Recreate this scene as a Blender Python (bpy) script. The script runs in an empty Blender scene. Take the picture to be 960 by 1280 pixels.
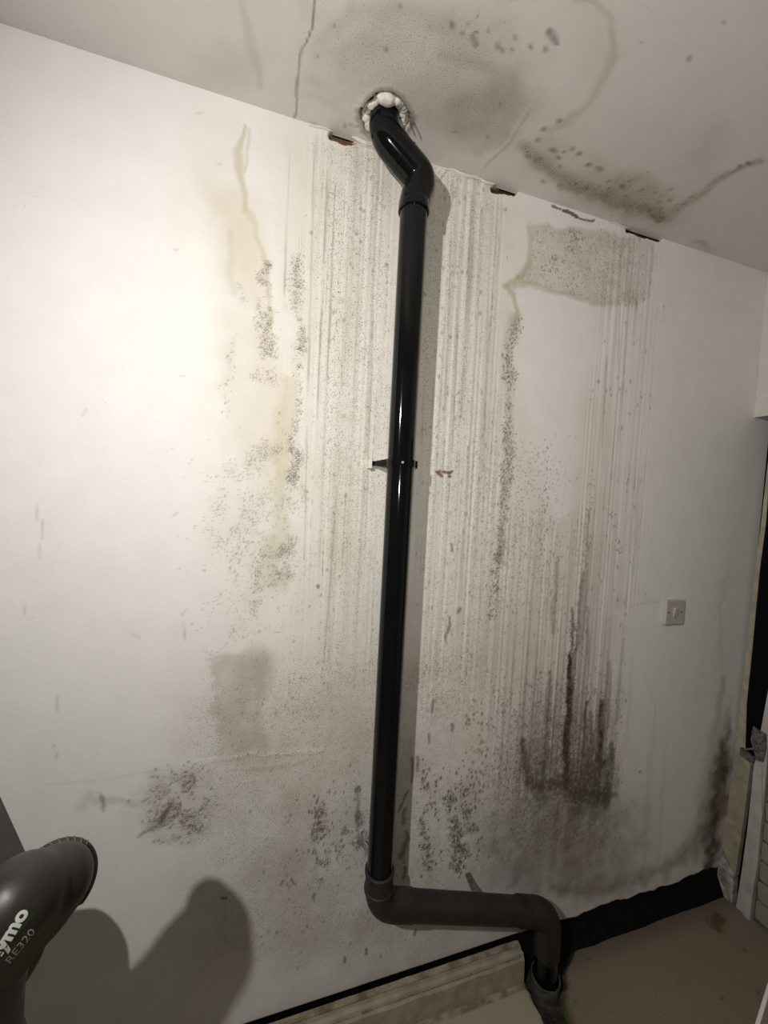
import bpy, bmesh, math, random
import numpy as np
from mathutils import Vector, Matrix
from mathutils.bvhtree import BVHTree

S = bpy.context.scene
COL = S.collection
# ---------------------------------------------------------------- camera
YAW, PITCH, ROLL, FPX, DIST, HCAM = -0.2889, -0.0450, 0.0501, 468.28, 0.970, 1.5146
CEIL = 2.4
fwd = np.array([-math.sin(YAW)*math.cos(PITCH), math.cos(YAW)*math.cos(PITCH), math.sin(PITCH)])
rgt0 = np.array([math.cos(YAW), math.sin(YAW), 0.0])
up0 = np.cross(rgt0, fwd)
rgt = rgt0*math.cos(ROLL)+up0*math.sin(ROLL)
upv = -rgt0*math.sin(ROLL)+up0*math.cos(ROLL)
CPOS = np.array([0.0, -DIST, HCAM])
cam = bpy.data.objects.new('camera', bpy.data.cameras.new('camera'))
COL.objects.link(cam)
M = Matrix(((rgt[0], upv[0], -fwd[0], CPOS[0]), (rgt[1], upv[1], -fwd[1], CPOS[1]),
            (rgt[2], upv[2], -fwd[2], CPOS[2]), (0, 0, 0, 1)))
cam.matrix_world = M
cam.data.sensor_fit = 'HORIZONTAL'; cam.data.sensor_width = 36.0
cam.data.lens = FPX*36.0/960.0
cam.data.clip_start = 0.02
S.camera = cam
# ---------------------------------------------------------------- light and exposure
w = bpy.data.worlds.new('world'); S.world = w; w.use_nodes = True
w.node_tree.nodes['Background'].inputs[0].default_value = (1.0, 0.94, 0.86, 1)
w.node_tree.nodes['Background'].inputs[1].default_value = 0.05
S.view_settings.view_transform = 'Standard'; S.view_settings.look = 'None'
S.view_settings.exposure = -0.10; S.view_settings.gamma = 1.0
S.view_settings.use_curve_mapping = False
TORCH = (-0.60, -1.08, 1.99)
ld = bpy.data.lights.new('torch', 'SPOT')
ld.energy = 67; ld.color = (1.0, 0.965, 0.915); ld.shadow_soft_size = 0.018
ld.spot_size = math.radians(168); ld.spot_blend = 1.0
lo = bpy.data.objects.new('torch', ld); COL.objects.link(lo)
lo.location = TORCH
lo.rotation_euler = (Vector((0.75, 0, 1.25))-Vector(TORCH)).to_track_quat('-Z', 'Y').to_euler()

l2 = bpy.data.lights.new('camera_fill', 'SPOT')  # added fill spot beside the lens, lifts the shadow of the pipe
l2.energy = 14; l2.color = (1.0, 0.95, 0.90); l2.shadow_soft_size = 0.03
l2.spot_size = math.radians(140); l2.spot_blend = 1.0
lo2 = bpy.data.objects.new('camera_fill', l2); COL.objects.link(lo2)
lo2.location = (-0.01, -DIST-0.005, HCAM+0.04)
lo2.rotation_euler = (Vector((0.58, 0, 1.80))-lo2.location).to_track_quat('-Z', 'Y').to_euler()

# ---------------------------------------------------------------- picture/world helpers
def at(px, py, axis, val):
    """the point where the sight line of a picture position meets a plane of the room"""
    d = fwd*FPX+rgt*(px-480.0)-upv*(py-640.0)
    t = (val-CPOS[axis])/d[axis]
    return CPOS+t*d


def pix(X, Y, Z):
    d = np.stack([X-CPOS[0], Y-CPOS[1], Z-CPOS[2]], -1)
    z = d@fwd
    z = np.where(z < 0.05, 0.05, z)
    return 480+FPX*(d@rgt)/z, 640-FPX*(d@upv)/z


# ---------------------------------------------------------------- numpy noise
RNG = np.random.RandomState(7)
TAB = RNG.rand(512, 512)


def vnoise(x, y, seed=0):
    x = x+seed*17.13; y = y+seed*31.71
    xi = np.floor(x).astype(int); yi = np.floor(y).astype(int)
    fx = x-xi; fy = y-yi
    fx = fx*fx*(3-2*fx); fy = fy*fy*(3-2*fy)
    a = TAB[xi % 512, yi % 512]; b = TAB[(xi+1) % 512, yi % 512]
    c = TAB[xi % 512, (yi+1) % 512]; d = TAB[(xi+1) % 512, (yi+1) % 512]
    return (a*(1-fx)+b*fx)*(1-fy)+(c*(1-fx)+d*fx)*fy


def fbm(x, y, seed=0, o=4):
    s = 0; a = 0.5; t = 0
    for k in range(o):
        s = s+a*vnoise(x*2**k, y*2**k, seed+k*3); t += a; a *= 0.5
    return s/t


def sstep(e0, e1, x):
    t = np.clip((x-e0)/(e1-e0), 0, 1)
    return t*t*(3-2*t)


class Canvas:
    """stain authoring over a surface whose vertices are known in picture coordinates"""

    def __init__(s, u, v, a, b, base):
        s.u, s.v, s.a, s.b = u, v, a, b          # a, b: surface metres
        s.rgb = np.ones(u.shape+(3,))*np.array(base)
        s.speck = np.zeros(u.shape)
        wn = 9.0
        s.wu = u+wn*2*(fbm(a*22, b*22, 1)-0.5)*1.6
        s.wv = v+wn*2*(fbm(a*22, b*22, 5)-0.5)*1.6
        s.n1 = fbm(a*35, b*35, 9)
        s.n2 = fbm(a*110, b*110, 12, 3)
        s.n3 = fbm(a*12, b*12, 15)

    def mix(s, m, col):
        m = np.clip(m, 0, 1)[..., None]
        s.rgb = s.rgb*(1-m)+np.array(col)*m

    def mul(s, m, col):
        m = np.clip(m, 0, 1)[..., None]
        s.rgb = s.rgb*(1-m*(1-np.array(col)))

    def blob(s, cx, cy, rx, ry, soft=0.7, rot=0.0, warp=True):
        u, v = (s.wu, s.wv) if warp else (s.u, s.v)
        du, dv = u-cx, v-cy
        c, sn = math.cos(math.radians(rot)), math.sin(math.radians(rot))
        x = (du*c+dv*sn)/rx; y = (-du*sn+dv*c)/ry
        return 1-sstep(1-soft, 1+soft*0.3, np.sqrt(x*x+y*y))

    def rect(s, x0, y0, x1, y1, soft=12, lean=0.0):
        u = s.wu-lean*(s.wv-(y0+y1)/2)
        v = s.wv
        return sstep(x0-soft, x0+soft, u)*(1-sstep(x1-soft, x1+soft, u))*sstep(y0-soft, y0+soft, v)*(1-sstep(y1-soft, y1+soft, v))

    def line(s, pts, w, soft=0.8, warp=0.35):
        u = s.u+(s.wu-s.u)*warp; v = s.v+(s.wv-s.v)*warp
        best = np.full(s.u.shape, 1e9)
        for k in range(len(pts)-1):
            p, q = pts[k], pts[k+1]
            w0 = p[2] if len(p) > 2 else w
            w1 = q[2] if len(q) > 2 else w
            dx, dy = q[0]-p[0], q[1]-p[1]
            t = np.clip(((u-p[0])*dx+(v-p[1])*dy)/(dx*dx+dy*dy+1e-9), 0, 1)
            d = np.hypot(u-p[0]-t*dx, v-p[1]-t*dy)/(w0+(w1-w0)*t)
            best = np.minimum(best, d)
        return 1-sstep(1-soft, 1+soft*0.25, best)

    def poly(s, pts, soft=5):
        u, v = s.u+(s.wu-s.u)*0.5, s.v+(s.wv-s.v)*0.5
        inside = np.zeros(u.shape, bool); dist = np.full(u.shape, 1e9)
        n = len(pts)
        for k in range(n):
            x0, y0 = pts[k]; x1, y1 = pts[(k+1) % n]
            if y0 != y1:
                c = ((y0 > v) != (y1 > v)) & (u < (x1-x0)*(v-y0)/(y1-y0)+x0)
                inside ^= c
            dx, dy = x1-x0, y1-y0
            t = np.clip(((u-x0)*dx+(v-y0)*dy)/(dx*dx+dy*dy+1e-9), 0, 1)
            dist = np.minimum(dist, np.hypot(u-x0-t*dx, v-y0-t*dy))
        sd = np.where(inside, -dist, dist)
        return 1-sstep(-soft, soft*0.4, sd), sd

    def dots(s, mask, scale, dens, size, seed, col, k=1.0, stretch=1.0):
        """scattered spots: one jittered spot per cell of a lattice"""
        x = s.a*scale; y = s.b*scale/stretch
        xi = np.floor(x).astype(int); yi = np.floor(y).astype(int)
        out = np.zeros(s.u.shape)
        for dx in (-1, 0, 1):
            for dy in (-1, 0, 1):
                cx = xi+dx; cy = yi+dy
                h1 = TAB[(cx*7+seed) % 512, (cy*13+seed*3) % 512]
                h2 = TAB[(cx*11+seed*5) % 512, (cy*3+seed) % 512]
                h3 = TAB[(cx*5+seed*2) % 512, (cy*17+seed*7) % 512]
                h4 = TAB[(cx*3+seed*9) % 512, (cy*5+seed*4) % 512]
                d = np.hypot(x-cx-h1, (y-cy-h2))
                r = size*(0.45+h4)
                on = (h3 < dens*np.clip(mask, 0, 1))
                out = np.maximum(out, on*(1-sstep(r*0.55, r*1.25, d)))
        out = out*k
        s.mix(out, col)
        return out


# ---------------------------------------------------------------- scene-building helpers
def mat(name, color, rough=0.6, metallic=0.0, noise=0.0, nscale=40, bump=0.0, bscale=120, spec=0.5, coat=0.0, dust=None):
    m = bpy.data.materials.new(name); m.use_nodes = True
    nt = m.node_tree; b = nt.nodes['Principled BSDF']
    b.inputs['Roughness'].default_value = rough; b.inputs['Metallic'].default_value = metallic
    b.inputs['Specular IOR Level'].default_value = spec
    b.inputs['Coat Weight'].default_value = coat
    tc = nt.nodes.new('ShaderNodeTexCoord')
    n = nt.nodes.new('ShaderNodeTexNoise'); n.inputs['Scale'].default_value = nscale; n.inputs['Detail'].default_value = 6
    nt.links.new(tc.outputs['Object'], n.inputs['Vector'])
    r = nt.nodes.new('ShaderNodeValToRGB')
    c = np.array(color)
    lo_, hi_ = c*(1-noise), np.minimum(c*(1+noise), 1)
    if dust is not None: hi_ = np.array(dust)
    r.color_ramp.elements[0].color = (*lo_, 1); r.color_ramp.elements[1].color = (*hi_, 1)
    r.color_ramp.elements[0].position = 0.35; r.color_ramp.elements[1].position = 0.7
    nt.links.new(n.outputs['Fac'], r.inputs['Fac']); nt.links.new(r.outputs['Color'], b.inputs['Base Color'])
    if bump:
        n2 = nt.nodes.new('ShaderNodeTexNoise'); n2.inputs['Scale'].default_value = bscale; n2.inputs['Detail'].default_value = 5
        nt.links.new(tc.outputs['Object'], n2.inputs['Vector'])
        bp = nt.nodes.new('ShaderNodeBump'); bp.inputs['Strength'].default_value = bump; bp.inputs['Distance'].default_value = 0.004
        nt.links.new(n2.outputs['Fac'], bp.inputs['Height']); nt.links.new(bp.outputs['Normal'], b.inputs['Normal'])
    return m


def surface_mat(name, rough=0.85, fine=(0.10, 0.085, 0.06), bump=0.35, bscale=90, grain=(1, 1, 1), spec=0.25):
    """painted surface: albedo from the stain attribute, fine mould flecks and paint relief from noise"""
    m = bpy.data.materials.new(name); m.use_nodes = True
    nt = m.node_tree; L = nt.links; b = nt.nodes['Principled BSDF']
    b.inputs['Roughness'].default_value = rough; b.inputs['Specular IOR Level'].default_value = spec
    at_ = nt.nodes.new('ShaderNodeAttribute'); at_.attribute_name = 'stain'
    sp = nt.nodes.new('ShaderNodeAttribute'); sp.attribute_name = 'speck'
    tc = nt.nodes.new('ShaderNodeTexCoord')
    mp = nt.nodes.new('ShaderNodeMapping'); mp.inputs['Scale'].default_value = grain
    L.new(tc.outputs['Object'], mp.inputs['Vector'])
    n = nt.nodes.new('ShaderNodeTexNoise'); n.inputs['Scale'].default_value = 380; n.inputs['Detail'].default_value = 2
    L.new(mp.outputs['Vector'], n.inputs['Vector'])
    # threshold moves with the local density
    mr = nt.nodes.new('ShaderNodeMath'); mr.operation = 'MULTIPLY_ADD'
    L.new(sp.outputs['Fac'], mr.inputs[0]); mr.inputs[1].default_value = 0.42; mr.inputs[2].default_value = -0.68
    ad = nt.nodes.new('ShaderNodeMath'); ad.operation = 'ADD'
    L.new(n.outputs['Fac'], ad.inputs[0]); L.new(mr.outputs[0], ad.inputs[1])
    mu = nt.nodes.new('ShaderNodeMath'); mu.operation = 'MULTIPLY'; mu.use_clamp = True; mu.inputs[1].default_value = 8.0
    L.new(ad.outputs[0], mu.inputs[0])
    mu2 = nt.nodes.new('ShaderNodeMath'); mu2.operation = 'MULTIPLY'; mu2.inputs[1].default_value = 0.75
    L.new(mu.outputs[0], mu2.inputs[0])
    mx = nt.nodes.new('ShaderNodeMix'); mx.data_type = 'RGBA'
    L.new(mu2.outputs[0], mx.inputs['Factor']); L.new(at_.outputs['Color'], mx.inputs['A']); mx.inputs['B'].default_value = (*fine, 1)
    # crisp vertical runs, stretched noise gated by the run attribute
    ra = nt.nodes.new('ShaderNodeAttribute'); ra.attribute_name = 'run'
    mr2 = nt.nodes.new('ShaderNodeMapping'); mr2.inputs['Scale'].default_value = (1, 0.0, 0.011)
    L.new(tc.outputs['Object'], mr2.inputs['Vector'])
    nr = nt.nodes.new('ShaderNodeTexNoise'); nr.inputs['Scale'].default_value = 150; nr.inputs['Detail'].default_value = 2
    L.new(mr2.outputs['Vector'], nr.inputs['Vector'])
    g1 = nt.nodes.new('ShaderNodeMapRange'); g1.inputs['From Min'].default_value = 0.57; g1.inputs['From Max'].default_value = 0.74; g1.interpolation_type = 'SMOOTHSTEP'
    L.new(nr.outputs['Fac'], g1.inputs['Value'])
    nl = nt.nodes.new('ShaderNodeTexNoise'); nl.inputs['Scale'].default_value = 60; nl.inputs['Detail'].default_value = 5
    L.new(tc.outputs['Object'], nl.inputs['Vector'])
    g2 = nt.nodes.new('ShaderNodeMapRange'); g2.inputs['From Min'].default_value = 0.40; g2.inputs['From Max'].default_value = 0.62
    L.new(nl.outputs['Fac'], g2.inputs['Value'])
    gm = nt.nodes.new('ShaderNodeMath'); gm.operation = 'MULTIPLY'; L.new(g1.outputs[0], gm.inputs[0]); L.new(g2.outputs[0], gm.inputs[1])
    gm2 = nt.nodes.new('ShaderNodeMath'); gm2.operation = 'MULTIPLY'; L.new(gm.outputs[0], gm2.inputs[0]); L.new(ra.outputs['Fac'], gm2.inputs[1])
    mxr = nt.nodes.new('ShaderNodeMix'); mxr.data_type = 'RGBA'
    L.new(gm2.outputs[0], mxr.inputs['Factor']); L.new(mx.outputs['Result'], mxr.inputs['A']); mxr.inputs['B'].default_value = (0.20, 0.165, 0.125, 1)
    mx = mxr
    # faint tonal grain
    n3 = nt.nodes.new('ShaderNodeTexNoise'); n3.inputs['Scale'].default_value = 14; n3.inputs['Detail'].default_value = 8
    L.new(mp.outputs['Vector'], n3.inputs['Vector'])
    r3 = nt.nodes.new('ShaderNodeMapRange'); r3.inputs['To Min'].default_value = 0.93; r3.inputs['To Max'].default_value = 1.05
    L.new(n3.outputs['Fac'], r3.inputs['Value'])
    m3 = nt.nodes.new('ShaderNodeMix'); m3.data_type = 'RGBA'; m3.blend_type = 'MULTIPLY'; m3.inputs['Factor'].default_value = 1
    L.new(mx.outputs['Result'], m3.inputs['A']); L.new(r3.outputs['Result'], m3.inputs['B'])
    L.new(m3.outputs['Result'], b.inputs['Base Color'])
    nb = nt.nodes.new('ShaderNodeTexNoise'); nb.inputs['Scale'].default_value = bscale; nb.inputs['Detail'].default_value = 5
    L.new(tc.outputs['Object'], nb.inputs['Vector'])
    bp = nt.nodes.new('ShaderNodeBump'); bp.inputs['Strength'].default_value = bump; bp.inputs['Distance'].default_value = 0.0015
    L.new(nb.outputs['Fac'], bp.inputs['Height']); L.new(bp.outputs['Normal'], b.inputs['Normal'])
    return m


def link(name, me, m=None, parent=None, smooth=False):
    o = bpy.data.objects.new(name, me); COL.objects.link(o)
    if m is not None: me.materials.append(m)
    if parent is not None: o.parent = parent
    if smooth:
        for p in me.polygons: p.use_smooth = True
    return o


def tag(o, label, cat, group=None):
    o['label'] = label; o['category'] = cat
    if group: o['group'] = group
    return o


def empty(name, loc, label=None, cat=None):
    o = bpy.data.objects.new(name, None); COL.objects.link(o); o.location = loc
    o.empty_display_size = 0.05
    if label: tag(o, label, cat)
    return o


def struct(o):
    o['kind'] = 'structure'; return o


def grid_mesh(name, P, m, stain=None, speck=None, flip=False, parent=None, keep=None, smooth=True, run=None):
    """P: (n, k, 3) vertex lattice"""
    n, k = P.shape[:2]
    me = bpy.data.meshes.new(name)
    idx = np.arange(n*k).reshape(n, k)
    q = np.stack([idx[:-1, :-1], idx[1:, :-1], idx[1:, 1:], idx[:-1, 1:]], -1).reshape(-1, 4)
    if flip: q = q[:, ::-1]
    if keep is not None: q = q[keep.reshape(-1)]
    me.vertices.add(n*k); me.vertices.foreach_set('co', P.reshape(-1).astype(np.float32))
    me.loops.add(q.size); me.loops.foreach_set('vertex_index', q.reshape(-1).astype(np.int32))
    me.polygons.add(len(q)); me.polygons.foreach_set('loop_start', (np.arange(len(q))*4).astype(np.int32))
    me.polygons.foreach_set('use_smooth', np.full(len(q), smooth))
    me.update(calc_edges=True)
    if stain is not None:
        a = me.attributes.new('stain', 'FLOAT_COLOR', 'POINT')
        c = np.ones((n*k, 4), np.float32); c[:, :3] = np.clip(stain.reshape(-1, 3), 0, 1)
        a.data.foreach_set('color', c.reshape(-1))
        b = me.attributes.new('speck', 'FLOAT', 'POINT')
        b.data.foreach_set('value', np.clip(speck, 0, 1).reshape(-1).astype(np.float32))
    if run is not None:
        b = me.attributes.new('run', 'FLOAT', 'POINT')
        b.data.foreach_set('value', np.clip(run, 0, 1).reshape(-1).astype(np.float32))
    return link(name, me, m, parent)


def bm_obj(name, bm, m, parent=None, smooth=False, bevel=0, seg=2):
    me = bpy.data.meshes.new(name)
    bmesh.ops.recalc_face_normals(bm, faces=bm.faces)
    bm.to_mesh(me); bm.free()
    o = link(name, me, m, parent, smooth)
    if bevel:
        md = o.modifiers.new('bevel', 'BEVEL'); md.width = bevel; md.segments = seg; md.limit_method = 'ANGLE'
    if smooth:
        try: me.set_sharp_from_angle(angle=math.radians(40))
        except Exception: pass
    return o


def box_bm(bm, c, s, rot=None):
    r = bmesh.ops.create_cube(bm, size=1.0)
    for v in r['verts']:
        v.co = Vector((v.co.x*s[0], v.co.y*s[1], v.co.z*s[2]))
        if rot is not None: v.co = rot@v.co
        v.co += Vector(c)
    return r['verts']


def box(name, lo_, hi_, m, parent=None, bevel=0.0, jitter=0.0, cuts=0):
    bm = bmesh.new()
    lo_, hi_ = Vector(lo_), Vector(hi_)
    box_bm(bm, (lo_+hi_)/2, hi_-lo_)
    if cuts: bmesh.ops.subdivide_edges(bm, edges=bm.edges[:], cuts=cuts, use_grid_fill=True)
    if jitter:
        rr = random.Random(hash(tuple(lo_)) & 1023)
        for v in bm.verts: v.co += Vector((rr.uniform(-1, 1), rr.uniform(-1, 1), rr.uniform(-1, 1)))*jitter
    return bm_obj(name, bm, m, parent, bevel=bevel)


def smooth_path(pts, rad, n=8):
    """round the corners of a poly-line"""
    out = [Vector(pts[0])]
    for k in range(1, len(pts)-1):
        p, c, q = Vector(pts[k-1]), Vector(pts[k]), Vector(pts[k+1])
        a = (p-c); b = (q-c)
        r = min(rad, a.length*0.49, b.length*0.49)
        A = c+a.normalized()*r; B = c+b.normalized()*r
        for i in range(n+1):
            t = i/n
            out.append(A*(1-t)**2+c*2*t*(1-t)+B*t*t)
    out.append(Vector(pts[-1]))
    return out


def tube(bm, path, radii, seg=28, cap=True, squash=None):
    if not hasattr(radii, '__len__'): radii = [radii]*len(path)
    path = [Vector(p) for p in path]
    prev = None; rings = []
    for k, p in enumerate(path):
        t = (path[min(k+1, len(path)-1)]-path[max(k-1, 0)]).normalized()
        if prev is None:
            ref = Vector((0, 1, 0)) if abs(t.y) < 0.9 else Vector((1, 0, 0))
            nrm = (ref-t*ref.dot(t)).normalized()
        else:
            nrm = (prev-t*prev.dot(t)).normalized()
        prev = nrm; bn = t.cross(nrm)
        ring = []
        for i in range(seg):
            a = 2*math.pi*i/seg
            ring.append(bm.verts.new(p+(nrm*math.cos(a)+bn*math.sin(a))*radii[k]))
        rings.append(ring)
    for k in range(len(rings)-1):
        for i in range(seg):
            bm.faces.new((rings[k][i], rings[k][(i+1) % seg], rings[k+1][(i+1) % seg], rings[k+1][i]))
    if cap:
        bm.faces.new(rings[0][::-1]); bm.faces.new(rings[-1])
    return rings


def tube_obj(name, path, radii, m, parent, seg=28, cap=True):
    bm = bmesh.new(); tube(bm, path, radii, seg, cap)
    return bm_obj(name, bm, m, parent, smooth=True)


def prism(name, pts, axis, depth, m, parent=None, bevel=0.0):
    """polygon of world points extruded along an axis"""
    bm = bmesh.new()
    a = [bm.verts.new(Vector(p)) for p in pts]
    d = Vector((0, 0, 0)); d[axis] = depth
    b = [bm.verts.new(v.co+d) for v in a]
    n = len(pts)
    bm.faces.new(a); bm.faces.new(b[::-1])
    for k in range(n): bm.faces.new((a[k], b[k], b[(k+1) % n], a[(k+1) % n]))
    return bm_obj(name, bm, m, parent, bevel=bevel)


# ================================================================ MATERIALS
m_wall = surface_mat('painted_plaster', 0.72)
m_ceil = surface_mat('painted_ceiling', 0.85, bump=0.25, bscale=60)
m_floor = surface_mat('painted_concrete', 0.7, fine=(0.03, 0.024, 0.018), bump=0.8, bscale=70)
m_plain = mat('white_paint', (0.66, 0.63, 0.59), 0.7, noise=0.05, nscale=9, bump=0.3)
m_black = mat('black_void', (0.006, 0.006, 0.007), 0.9, noise=0.3, spec=0.1)
m_pipe = mat('black_plastic', (0.004, 0.0045, 0.005), 0.085, noise=0.2, nscale=12, spec=0.28, bump=0.02, bscale=30)
m_pipe2 = mat('dusty_black_plastic', (0.020, 0.019, 0.017), 0.5, nscale=22, spec=0.35, dust=(0.034, 0.030, 0.025), bump=0.15)
m_metal = mat('dull_metal', (0.35, 0.35, 0.36), 0.4, 0.8, noise=0.3, nscale=200)
m_filler = mat('white_filler', (0.72, 0.69, 0.62), 0.8, noise=0.12, nscale=60, bump=0.8, bscale=90)
m_cream = mat('cream_timber', (0.37, 0.335, 0.255), 0.65, noise=0.2, nscale=25, bump=0.5, bscale=60)
m_flake = mat('flaked_white_paint', (0.22, 0.19, 0.16), 0.8, nscale=38, dust=(0.62, 0.60, 0.57), bump=0.8, bscale=80)
m_jamb = mat('dirty_white_paint', (0.42, 0.40, 0.38), 0.6, nscale=16, dust=(0.58, 0.57, 0.545), bump=0.4)
m_brick = mat('painted_brick', (0.44, 0.41, 0.37), 0.75, noise=0.16, nscale=30, bump=0.9, bscale=140)
m_mortar = mat('dark_mortar', (0.13, 0.11, 0.09), 0.95, noise=0.4, nscale=60, bump=0.9)
m_switch = mat('switch_plastic', (0.50, 0.465, 0.43), 0.4, noise=0.05, nscale=50)
m_switch_d = mat('switch_dark', (0.10, 0.09, 0.08), 0.6)
m_strip = mat('bitumen', (0.006, 0.006, 0.007), 0.85, noise=0.6, nscale=60, bump=1.0, bscale=60, spec=0.15)
m_bare = mat('bare_timber', (0.10, 0.05, 0.022), 0.85, noise=0.5, nscale=90, bump=0.6)

# ================================================================ BACK WALL
def edge_z(x):
    """ragged lower edge of the plaster"""
    f = fbm(x*9, x*0+3.3, 4)-0.5
    g = fbm(x*40, x*0+7.7, 6)-0.5
    k = sstep(0.80, 0.92, x)
    return 0.108+k*(0.030*f+0.012*g+0.010*np.clip((1.6-x)/0.7, -1, 1)*0-0.004)


xs = np.concatenate([np.linspace(-2.2, -0.66, 12), np.arange(-0.64, -0.15, 0.005), np.arange(-0.15, 1.40, 0.003), np.arange(1.40, 1.80, 0.005)])
nz = 740
tt = np.linspace(0, 1, nz)
X = xs[:, None]*np.ones((1, nz))
zb = edge_z(xs)[:, None]
Z = zb+(CEIL-zb)*tt[None, :]
U, V = pix(X, np.zeros_like(X), Z)
C = Canvas(U, V, X, Z, (0.80, 0.785, 0.765))
u, v = C.u, C.v


def streaks(freq, seed, zf=1.2, sharp=(0.62, 0.80)):
    """thin vertical runs: strong variation along the wall, slow variation down it"""
    s = vnoise(C.a*freq+0.25*vnoise(C.b*1.3, C.a*2, seed), C.b*zf, seed)
    return sstep(sharp[0], sharp[1], s)


# broad warm / damp tones
damp = np.maximum.reduce([C.rect(345, 150, 650, 900, 40), C.blob(330, 600, 90, 330, 0.9), C.blob(420, 900, 190, 190, 0.9),
                          C.rect(560, 480, 770, 1000, 40)*0.9, C.rect(270, 240, 345, 620, 20)*0.8])
clean = C.poly([(655, 366), (735, 384), (728, 560), (716, 640), (690, 660), (665, 600), (650, 480)], 16)[0]
damp = damp*(1-0.85*clean)
C.mix(damp*(0.52+0.4*(C.n3-0.5)), (0.655, 0.615, 0.505))
low = C.rect(230, 830, 600, 1230, 60)
C.mix(low*(0.25+0.6*(C.n3-0.4)), (0.50, 0.47, 0.40))
# lower part of the wall mixed towards grey, unevenly
C.mix(sstep(880, 1200, v)*sstep(120, 420, u)*(0.12+0.35*(C.n3-0.3)), (0.44, 0.42, 0.38))

# vertical runs
reg_a = C.rect(395, 165, 500, 860, 26)*sstep(980, 700, v)+0.25*C.rect(352, 300, 400, 900, 16)
reg_b = np.maximum(C.rect(520, 190, 625, 900, 16)*sstep(1000, 760, v), C.rect(600, 640, 765, 1000, 26)*0.8)
reg_c = C.rect(735, 290, 812, 760, 18, -0.06)*0.75
reg_all = np.clip(reg_a+reg_b+reg_c, 0, 1)*(1-0.8*clean)
edge_mod = 0.35+0.9*C.n3
s1 = streaks(95, 21, 1.4, (0.60, 0.86)); s2 = streaks(210, 33, 2.6, (0.66, 0.9)); s3 = streaks(42, 41, 0.9, (0.45, 0.95))
zv = np.clip(2.6*(vnoise(C.a*70, C.b*2.2, 91)-0.30), 0, 1)      # each run comes and goes down the wall
soft_in = np.clip(reg_all*1.0, 0, 1)*sstep(0.0, 1.0, reg_all)
C.mix(soft_in*s3*0.26*edge_mod, (0.50, 0.46, 0.38))
C.mix(soft_in*s1*0.26*edge_mod*zv, (0.36, 0.32, 0.27))
C.mix(soft_in*s2*0.24*zv*(0.4+C.n1), (0.27, 0.24, 0.20))
C.mix(soft_in*(1-s3)*0.18*C.n3, (0.74, 0.71, 0.63))
# three long hair-thin runs left of the pipe
for (ux, u1, y0, y1, k) in [(362, 352, 186, 470, .6), (393, 380, 170, 700, .5), (410, 396, 210, 520, .75), (419, 409, 230, 480, .7), (452, 440, 240, 560, .5), (470, 456, 290, 700, .5), (425, 405, 560, 830, .55), (436, 408, 300, 840, .35),
                            (566, 552, 226, 640, .5), (578, 566, 240, 560, .45), (590, 572, 245, 620, .55), (603, 590, 240, 470, .5), (614, 600, 250, 760, .35), (585, 570, 560, 800, .4),
                            (768, 752, 300, 560, .55), (790, 774, 310, 560, .5), (800, 788, 320, 480, .45), (776, 765, 380, 600, .4)]:
    C.mix(C.line([(ux, y0, 0.9), ((ux+u1)/2, (y0+y1)/2, 1.9), (u1, y1, 0.9)], 1.9, 0.7, 0.05)*k*0.9*np.clip(2.4*(vnoise(C.a*30, C.b*9, 60)-0.18), 0.12, 1)*(0.4+1.0*C.n1), (0.26, 0.23, 0.19))

# left tide mark
t1 = C.line([(305, 155, 2), (301, 176, 4), (297, 190, 8), (302, 215, 8), (305, 245, 6), (303, 262, 5)], 6)
C.mix(t1*0.62, (0.50, 0.44, 0.27))
C.mix(C.line([(308, 160), (309, 215)], 2.4)*0.4, (0.5, 0.44, 0.28))
t1b = C.line([(304, 255, 5), (311, 268, 9), (320, 280, 6), (317, 295, 4), (329, 320, 5), (336, 345, 4), (338, 395, 4), (336, 412, 3)], 5)
C.mix(t1b*0.5, (0.52, 0.47, 0.31))
C.mix(C.poly([(245, 215), (303, 235), (322, 285), (338, 340), (338, 410), (300, 380), (286, 350), (258, 290)], 34)[0]*(0.22+0.45*C.n3), (0.60, 0.55, 0.42))
C.mix(C.blob(270, 240, 60, 110, .95)*(0.12+0.2*C.n3), (0.66, 0.60, 0.50))
C.mix(C.poly([(278, 380), (338, 400), (352, 480), (356, 600), (330, 640), (295, 560), (272, 470)], 18)[0]*(0.12+0.30*C.n3), (0.60, 0.55, 0.43))
C.mix(C.rect(342, 470, 362, 590, 7, -0.03)*0.5, (0.55, 0.50, 0.33))
C.mix(C.rect(338, 590, 362, 740, 9, -0.08)*0.42, (0.50, 0.46, 0.31))
C.mix(C.rect(410, 560, 450, 720, 20)*0.25, (0.52, 0.48, 0.34))
C.mix(C.line([(286, 290, 4), (288, 330, 7), (291, 365, 6)], 5)*0.30, (0.52, 0.47, 0.38))

# right tide mark
P2 = [(659, 281), (700, 284), (760, 290), (815, 296), (822, 330), (812, 372), (790, 384), (760, 382), (725, 374), (690, 364), (655, 357), (640, 362), (633, 357), (650, 343), (658, 330), (662, 305)]
f2, sd2 = C.poly(P2, 5)
fade = sstep(850, 770, u)*(0.55+0.9*(C.n3-0.1))
C.mix(f2*fade*(0.46+0.5*(C.n1-0.5)), (0.50, 0.455, 0.35))
C.mix((1-sstep(2, 6, np.abs(sd2+2)))*sstep(800, 700, u)*(0.25+0.75*sstep(300, 350, v))*0.40, (0.44, 0.39, 0.26))
C.mix(C.line([(658, 283, 3), (663, 300, 4), (659, 330, 4), (648, 346, 4), (632, 357, 5)], 4)*0.45, (0.46, 0.41, 0.23))
C.mix(C.line([(632, 358, 4), (640, 372, 5), (645, 385, 5), (643, 400, 6)], 5)*0.6, (0.44, 0.39, 0.24))
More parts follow.
